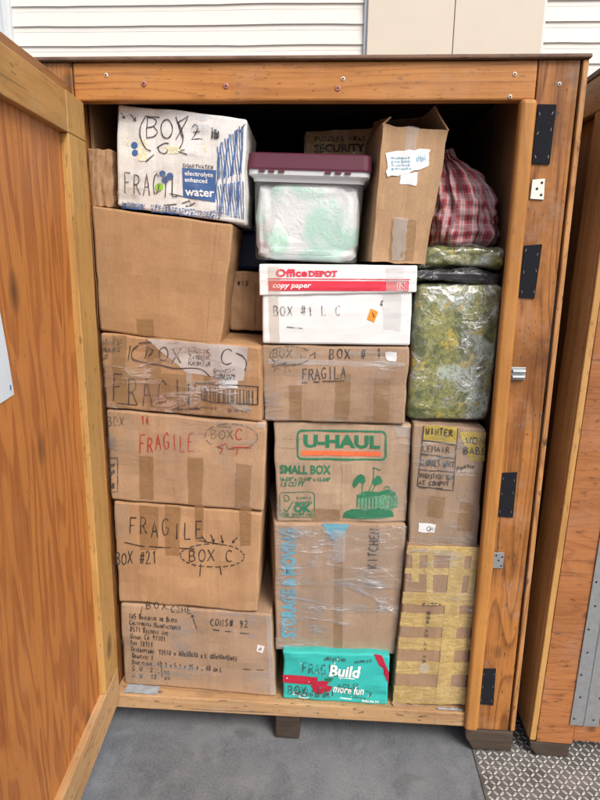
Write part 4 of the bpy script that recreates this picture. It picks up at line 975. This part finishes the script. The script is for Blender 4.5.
# tall open box leaning at the top
Qb = Carton('carton', 'tall open topped brown box with torn white label leaning on white paper box', 'box', [(382.5, 124.5), (448.5, 130.5), (424.5, 264), (371.5, 261.5)], (.045, .06), .30, M['kQ'], G1, .002, 17)
# cut the lid away and line the inside
me = Qb.body.data; bmq = bmesh.new(); bmq.from_mesh(me)
up = (Qb.f.TL-Qb.f.BL).normalized()
top = [f_ for f_ in bmq.faces if f_.normal.dot(up) > .8]
bmesh.ops.delete(bmq, geom=top, context='FACES'); bmq.to_mesh(me); bmq.free()
for m_ in list(Qb.body.modifiers): Qb.body.modifiers.remove(m_)
sm = Qb.body.modifiers.new('thick', 'SOLIDIFY'); sm.thickness = .0045; sm.offset = -1
def flap(c, pts, name='flap'):
    bm = bmesh.new(); q = [Vector(p) for p in pts]; n = 6; g = []
    for j in range(n+1):
        row = []
        for i in range(n+1):
            u, v = i/n, j/n; p = (q[0]*(1-u)+q[1]*u)*(1-v)+(q[3]*(1-u)+q[2]*u)*v
            p = p + Vector((noise.noise(p*9), noise.noise(p*9+Vector((5, 0, 0))), noise.noise(p*9+Vector((0, 5, 0)))))*.006*v
            row.append(bm.verts.new(p))
        g.append(row)
    for j in range(n):
        for i in range(n): bm.faces.new((g[j][i], g[j][i+1], g[j+1][i+1], g[j+1][i]))
    o = from_bm(name, bm, M['kQ'], c.t); s_ = o.modifiers.new('thick', 'SOLIDIFY'); s_.thickness = .0045; s_.offset = 0
    return o
f = Qb.f; D = Qb.D
TLf, TRf = f.map(0, 1), f.map(1, 1); TLb, TRb = TLf+D, TRf+D
pk = on_y((435, 105.5), .09)-Qb.org; pk2 = on_y((430, 112), .22)-Qb.org
flap(Qb, [TRf, TRb, TRb+Vector((-.055, -.03, .06)), pk])
lp = on_y((391, 117.5), .06)-Qb.org
flap(Qb, [TLb, TLf, lp+Vector((.0, 0, 0)), TLb+Vector((.03, -.04, .06))])
flap(Qb, [TLb, TRb, TRb+Vector((-.02, -.10, .075)), TLb+Vector((.02, -.10, .045))])
Qb.patch('label', [(386.5, 151), (430, 148), (428, 166), (387, 176)], M['twhite'], .0018, (8, 5), rag=2.2, wr=.001)
Qb.patch('label', [(401, 172), (418, 171), (416, 184), (399, 182)], M['twhite'], .0014, (5, 4), rag=1.0)
Qb.strokes('label_print', sum([scrib(391, 414, 158+i*3.5, 2, 12, -.03) for i in range(4)], [])+scrib(416, 427, 160, 6, 8), M['pcy'], .6, .003)
Qb.patch('tape', [(407, 126.5), (419, 127.5), (414, 152), (404, 151)], M['tg'], .0012, (4, 6), rag=1.2)
Qb.patch('tape', [(392, 217), (417, 219), (413, 262), (388, 261)], M['tb'], .0012, (5, 8), rag=1.5)
Qb.patch('tape', [(393, 216), (408, 217), (404, 261), (391, 260)], M['tg'], .0018, (5, 10), rag=2.0)

# ------------------------------------------------------------------ right stack
Wb = Carton('carton', 'brown box banded all over with yellow tape standing on crate floor', 'box', [(407.5, 546), (481, 548.5), (465.5, 703), (392.5, 702.5)], (.010, .010), .40, M['kW'], G1, .004, 18)
for i, (a, b) in enumerate(((545.5, 554), (566, 572), (589, 601), (609.5, 623), (634, 646), (658, 671), (684, 702.5))):
    x0 = 407.5-(a-546)*.096; x1 = 480-(a-548)*.098; xb0 = 407.5-(b-546)*.096; xb1 = 480-(b-548)*.098
    Wb.patch('tape', [(x0, a), (x1, a+1.5), (xb1, b+1.8), (xb0, b)], M['ty'], .0014+.0001*(i % 2), (14, 4), rag=.5, wr=.0015)
Wb.patch('tape', [(413, 547), (420, 547), (419, 580), (411, 580)], M['ty'], .0011, (3, 8), rag=.4)
Wb.patch('tape', [(428, 547), (434, 547), (433, 590), (426, 590)], M['ty'], .0011, (3, 8), rag=.4)
Wb.patch('tape', [(451, 548), (466, 548.5), (448, 702), (435, 701.5)], M['ty'], .0024, (4, 24), rag=.5, wr=.0015)
Wb.patch('tape', [(473, 548), (480, 548.5), (474, 590), (467, 590)], M['ty'], .0022, (4, 8), rag=.5)
def vhand(txt, x, y, h, adv):
    out = []
    for i, ch in enumerate(txt):
        for L in GL.get(ch, []): out.append([(x+gy*h-h/2-.1*i*adv*.9, y+i*adv+gx*adv*.75) for gx, gy in L])
    return out
Wb.strokes('handwriting', vhand("BOX AS 88 FR", 428.5, 608, 3, 4.4)+hand("KITCH", 423, 602, 3, 4, .7), M['ibf'], .95, .0045)
Wb.patch('film', [(408, 547), (480, 549), (465, 701), (393.5, 700)], M['film'], .0065, (20, 30), wr=.003)
dot(Wb, 'tape_blot', 424, 665, 5.5, M['tg'], .0045)
Wb.patch('torn_edge', [(391, 700.5), (428, 704), (424, 709.5), (398, 711)], M['kL'], .004, (10, 4), rag=1.5, wr=.006)

Vb = Carton('carton', 'brown box with boxed handwritten list and yellow tape under green bundle', 'box', [(413.5, 424), (486, 429), (477, 547), (408.5, 543.5)], (.030, .030), .34, M['kV'], G1, .004, 19)
Vb.patch('tape', [(424.5, 425), (457, 427), (456, 443), (423.5, 439)], M['tyel'], .0015, (8, 4), rag=1.0, wr=.001)
Vb.patch('tape', [(459, 431), (486, 432), (484, 460), (470, 459)], M['tyel'], .0016, (8, 5), rag=1.4, wr=.001)
Vb.strokes('list_frame', [[(424, 425), (417.5, 484)], [(457.5, 428), (453, 489)], [(423, 439.5), (456, 443.5)], [(421, 452), (455, 457)], [(419, 468), (454, 470)], [(417.5, 484), (453, 488.5)]], M['ib'], .9, .0026, .4)
Vb.strokes('handwriting', hand("LEMAIR", 423, 450, 5.5, 4.6, .7, .05)+hand("CLOTHES WHIT", 421, 464, 6, 2.8, .75, .05)+hand("DIGESTION SEW", 420, 476, 4.5, 2.6, .75, .05)+hand("AT COMPUT", 419, 483, 4.5, 3.4, .75, .03)+[[(419, 485.5), (426, 486)], [(436, 486), (443, 486.5)], [(421, 453), (428, 454)], [(437, 455), (444, 456)]]+scrib(464, 476, 466, 3, 8)+hand("PP", 457, 469, 4, 4, .7), M['ib'], .85, .0026)
Vb.strokes('tape_lettering', hand("WON", 466, 442.5, 6, 6.6, .75, .03)+hand("BABE", 464, 452.5, 6.5, 5.8, .75, .03)+hand("WINTER", 426, 434, 6, 4.6, .7, .05), M['ib'], 1.2, .0034)
Vb.patch('tape', [(430, 494), (446, 495), (442.5, 517), (427, 515)], M['tb'], .0013, (4, 5), rag=.4)
Vb.patch('tape', [(460, 500), (474, 501), (472, 531), (457, 530)], M['tb'], .0013, (4, 5), rag=.4)
Vb.patch('sticker', [(419, 521.5), (436, 523), (434, 531.5), (418, 531)], M['twhite'], .0016, (4, 3), rag=.8)
Vb.strokes('sticker_print', [oval(429, 527.5, 2, 2.2)]+scrib(430, 435, 529, 4, 4), M['ibf'], .8, .0026)
Vb.patch('film', [(414, 425), (485.5, 430), (476.5, 545.5), (409, 542)], M['film'], .0045, (20, 24), wr=.004)
Vb.patch('tape', [(409, 541.5), (477, 545), (477, 547.5), (408.5, 543.8)], M['tg'], .0022, (16, 2), rag=.6)

# bundles in shiny wrap on the right
def floral(name, seed):
    t = NT(name); v = t.vmath('ADD', t.coords((1, 1, 1), jitter=False), (seed, seed*.7, 0))
    a = t.noise(v, 20, 3, .6, .8); b = t.noise(t.vmath('ADD', v, (3, 1, 2)), 17, 2, .55, .6); c_ = t.noise(v, 120, 4, .75, .6); e_ = t.noise(t.vmath('ADD', v, (9, 4, 5)), 9, 3, .6)
    c = t.mix(t.ramp(a, [(.42, 0.0), (.54, 1.0)]), (.075, .095, .02), (.25, .255, .07))
    c = t.mix(t.ramp(e_, [(.52, 0.0), (.60, .85)]), c, (.46, .54, .48))  # pale patches: cloth pattern plus the wrap's whitish glare painted in
    c = t.mix(t.ramp(b, [(.61, 0.0), (.64, .9)]), c, (.44, .34, .05))
    c = t.mix(t.math('MULTIPLY', t.ramp(c_, [(.50, 0.0), (.58, 1.0)]), .65), c, (.05, .075, .025))
    c = t.mix(t.math('MULTIPLY', t.ramp(c_, [(.34, 1.0), (.42, 0.0)]), .4), c, (.45, .48, .28))
    return t.done(t.bsdf(c, .55, bump=t.bump(t.math('ADD', c_, a), .5, .004)))
def soft_roll(name, label, cat, x0, x1, z0, z1, y0, depth, mat, amp=.006, seed=1, tuck=.35, tl=0, film_mat=None, ee=.30):
    """an upright or flat folded bundle: rounded box with a swollen front and wrinkles"""
    cx, cy = (x0+x1)/2, y0+depth/2; hx, hy, hz = (x1-x0)/2, depth/2, (z1-z0)/2
    t_ = empty(name, (cx, cy, z0), label, cat)
    def mesh(off, ampk, nm, m):
        bm = bmesh.new(); bmesh.ops.create_cube(bm, size=2); bmesh.ops.subdivide_edges(bm, edges=bm.edges[:], cuts=30, use_grid_fill=True)
        for v in bm.verts:
            p = v.co; d = p.normalized()
            e = ee
            q = Vector([math.copysign(abs(c)**e, c) for c in d]); q /= max(abs(c) for c in q)**.25
            s_ = Vector((q.x*hx, q.y*hy, q.z*hz+hz))
            nn = noise.fractal(Vector((s_.x*9+seed, s_.y*9, s_.z*6)), 1, 2, 4)*amp + (abs(noise.noise(Vector((s_.x*14+seed*3, s_.y*14, s_.z*42))))-.2)*amp*ampk
            v.co = s_ + d*(nn+off)
            v.co.x += tl*(s_.z/(2*hz)-.5)
        return from_bm(nm, bm, m, t_, smooth=True)
    mesh(0, .6, 'fabric', mat)
    if film_mat: mesh(.004, 1.6, 'wrap', film_mat)
    return t_
Uz0 = 1.103
soft_roll('blanket_bundle', 'olive green floral blanket bundle in shiny wrap standing on listed box', 'blanket bundle', .222, .462, 1.102, 1.502, .055, .34, floral('green floral cloth', 1), .007, 2, tl=.012, film_mat=M['filmm'], ee=.17)
pb = soft_roll('black_layer', 'flattened black plastic layer squeezed between the two green bundles', 'plastic bag', .205, .466, 1.500, 1.542, .058, .3, plain('shiny black plastic', (.014, .014, .017), .2, var=.3), .016, 5, film_mat=M['filmm'], ee=.5)  # black layer filling the dark band between the two bundles
pb.rotation_euler = (0, R(2), 0)
soft_roll('blanket_bundle', 'flat folded green cloth bundle in shiny wrap under red plaid bag', 'blanket bundle', .222, .466, 1.542, 1.604, .06, .36, floral('green floral cloth two', 4), .012, 7, ee=.42, film_mat=M['filmm'])

# red plaid sack with gathered neck
def plaid():
    t = NT('woven red plaid'); uv = t.n('ShaderNodeTexCoord').outputs['UV']; sx = t.n('ShaderNodeSeparateXYZ'); t.put(sx.inputs[0], uv)
    def band(s, freq, w, ph=0.0):
        f_ = t.math('FRACT', t.math('ADD', t.math('MULTIPLY', s, freq), ph)); return t.math('LESS_THAN', f_, w)
    u, v = sx.outputs[0], sx.outputs[1]
    c = t.mix(0, (.40, .045, .05), (.40, .045, .05))
    for s, fr, am in ((u, 29.0, 1.0), (v, 6.5, .42)):
        c = t.mix(t.math('MULTIPLY', band(s, fr, .34), .6*am), c, (.56, .50, .51))
        c = t.mix(t.math('MULTIPLY', band(s, fr, .13, .35), .75*am), c, (.03, .03, .07))
        c = t.mix(t.math('MULTIPLY', band(s, fr, .08, .62), .8*am), c, (.55, .52, .53))
        c = t.mix(t.math('MULTIPLY', band(s, fr, .06, .80), .7*am), c, (.05, .04, .09))
    n = t.noise(t.coords((1, 1, 1)), 120, 3)
    c = t.mix(t.math('MULTIPLY', n, .2), c, (.15, .09, .10))
    return t.done(t.bsdf(c, .55, bump=t.bump(n, .3, .002)))
sk = empty('plaid_sack', (.365, .23, 1.603), 'red and white plaid woven sack with gathered neck on the green bundles', 'sack')
lv = [(.000, -.098, .094, .10), (.012, -.108, .104, .115), (.040, -.108, .108, .125), (.085, -.102, .100, .125), (.125, -.096, .092, .118), (.160, -.090, .074, .10), (.200, -.086, .044, .078), (.232, -.083, .002, .055), (.254, -.080, -.032, .035), (.266, -.082, -.036, .03), (.278, -.084, -.040, .028)]
bm = bmesh.new(); uvl = bm.loops.layers.uv.new('weave'); NS = 120; rows = []
def interp(h):
    for a, b in zip(lv[:-1], lv[1:]):
        if a[0] <= h <= b[0]:
            f_ = (h-a[0])/(b[0]-a[0]); f_ = f_*f_*(3-2*f_)*.5+f_*.5
            return [x+(y-x)*f_ for x, y in zip(a, b)]
    return lv[-1]
NH = 56
for j in range(NH+1):
    h = .278*j/NH; _, xa, xb, ry = interp(h); cx, rx = (xa+xb)/2, (xb-xa)/2; row = []
    g = min(1, max(0, (h-.09)/.1))
    for i in range(NS):
        th = 2*math.pi*i/NS
        ca, sa = math.cos(th), math.sin(th)
        k = 1 + (g*.16+.03)*math.sin(th*16+2*noise.noise(Vector((h*9, th, 1)))) + -.02+.05*abs(noise.noise(Vector((ca*4+5, sa*4, h*22))))+.20*noise.fractal(Vector((ca*2.2, sa*2.2, h*13)), 1, 2, 4) + .05*(1-g)*noise.noise(Vector((ca*3, sa*3, h*34)))
        row.append(bm.verts.new((cx+rx*k*math.copysign(abs(ca)**.8, ca), ry*k*math.copysign(abs(sa)**.8, sa), h+.006*noise.noise(Vector((ca*3, sa*3, h*20))))))
    rows.append(row)
for j in range(NH):
    for i in range(NS):
        f_ = bm.faces.new((rows[j][i], rows[j][(i+1) % NS], rows[j+1][(i+1) % NS], rows[j+1][i]))
        for l, (a, b) in zip(f_.loops, ((i, j), (i+1, j), (i+1, j+1), (i, j+1))): l[uvl].uv = (a/NS, b/NH)
bm.faces.new(rows[0][::-1]); bm.faces.new(rows[-1])
from_bm('woven_cloth', bm, plaid(), sk, smooth=True)
bm = bmesh.new()
for z in (.258, .263):
    for k in range(24):
        a0, a1 = 2*math.pi*k/24, 2*math.pi*(k+1)/24
        p0 = Vector((-.058+.025*math.cos(a0), .034*math.sin(a0), z)); p1 = Vector((-.058+.025*math.cos(a1), .034*math.sin(a1), z+.0015))
        cyl(bm, p0, p1-p0, .0025, (p1-p0).length, 6)
from_bm('tie', bm, plain('dark red twine', (.16, .03, .035), .8), sk)

# scraps of plastic film lying on the crate floor in front of the boxes
for x0, x1, lab in ((-.672, -.56, 'scrap of bluish plastic film on crate floor below address box'), (.36, .44, 'scrap of grey plastic film on crate floor below yellow taped box')):
    bm = bmesh.new(); g = []
    for j in range(5):
        row = []
        for i in range(15):
            u, v = i/14, j/4; x = x0+(x1-x0)*u; y = -.004+.022*v if x0 > 0 else -.006+.040*v
            y = min(y, .004 if x0 > 0 else .034)
            row.append(bm.verts.new((x+.004*noise.noise(Vector((x*40, v*3, 1)))-(x0+x1)/2, y+.003*noise.noise(Vector((x*50, v*4, 9))), .0022+.007*abs(noise.noise(Vector((x*60, v*5, 3)))))))
        g.append(row)
    for j in range(4):
        for i in range(14): bm.faces.new((g[j][i], g[j][i+1], g[j+1][i+1], g[j+1][i]))
    o = from_bm('film_scrap', bm, plain('bluish plastic film', (.30, .34, .38), .3, var=.3, scale=60), smooth=True)
    o.location = ((x0+x1)/2, 0, .152); tag(o, lab, 'plastic scrap')
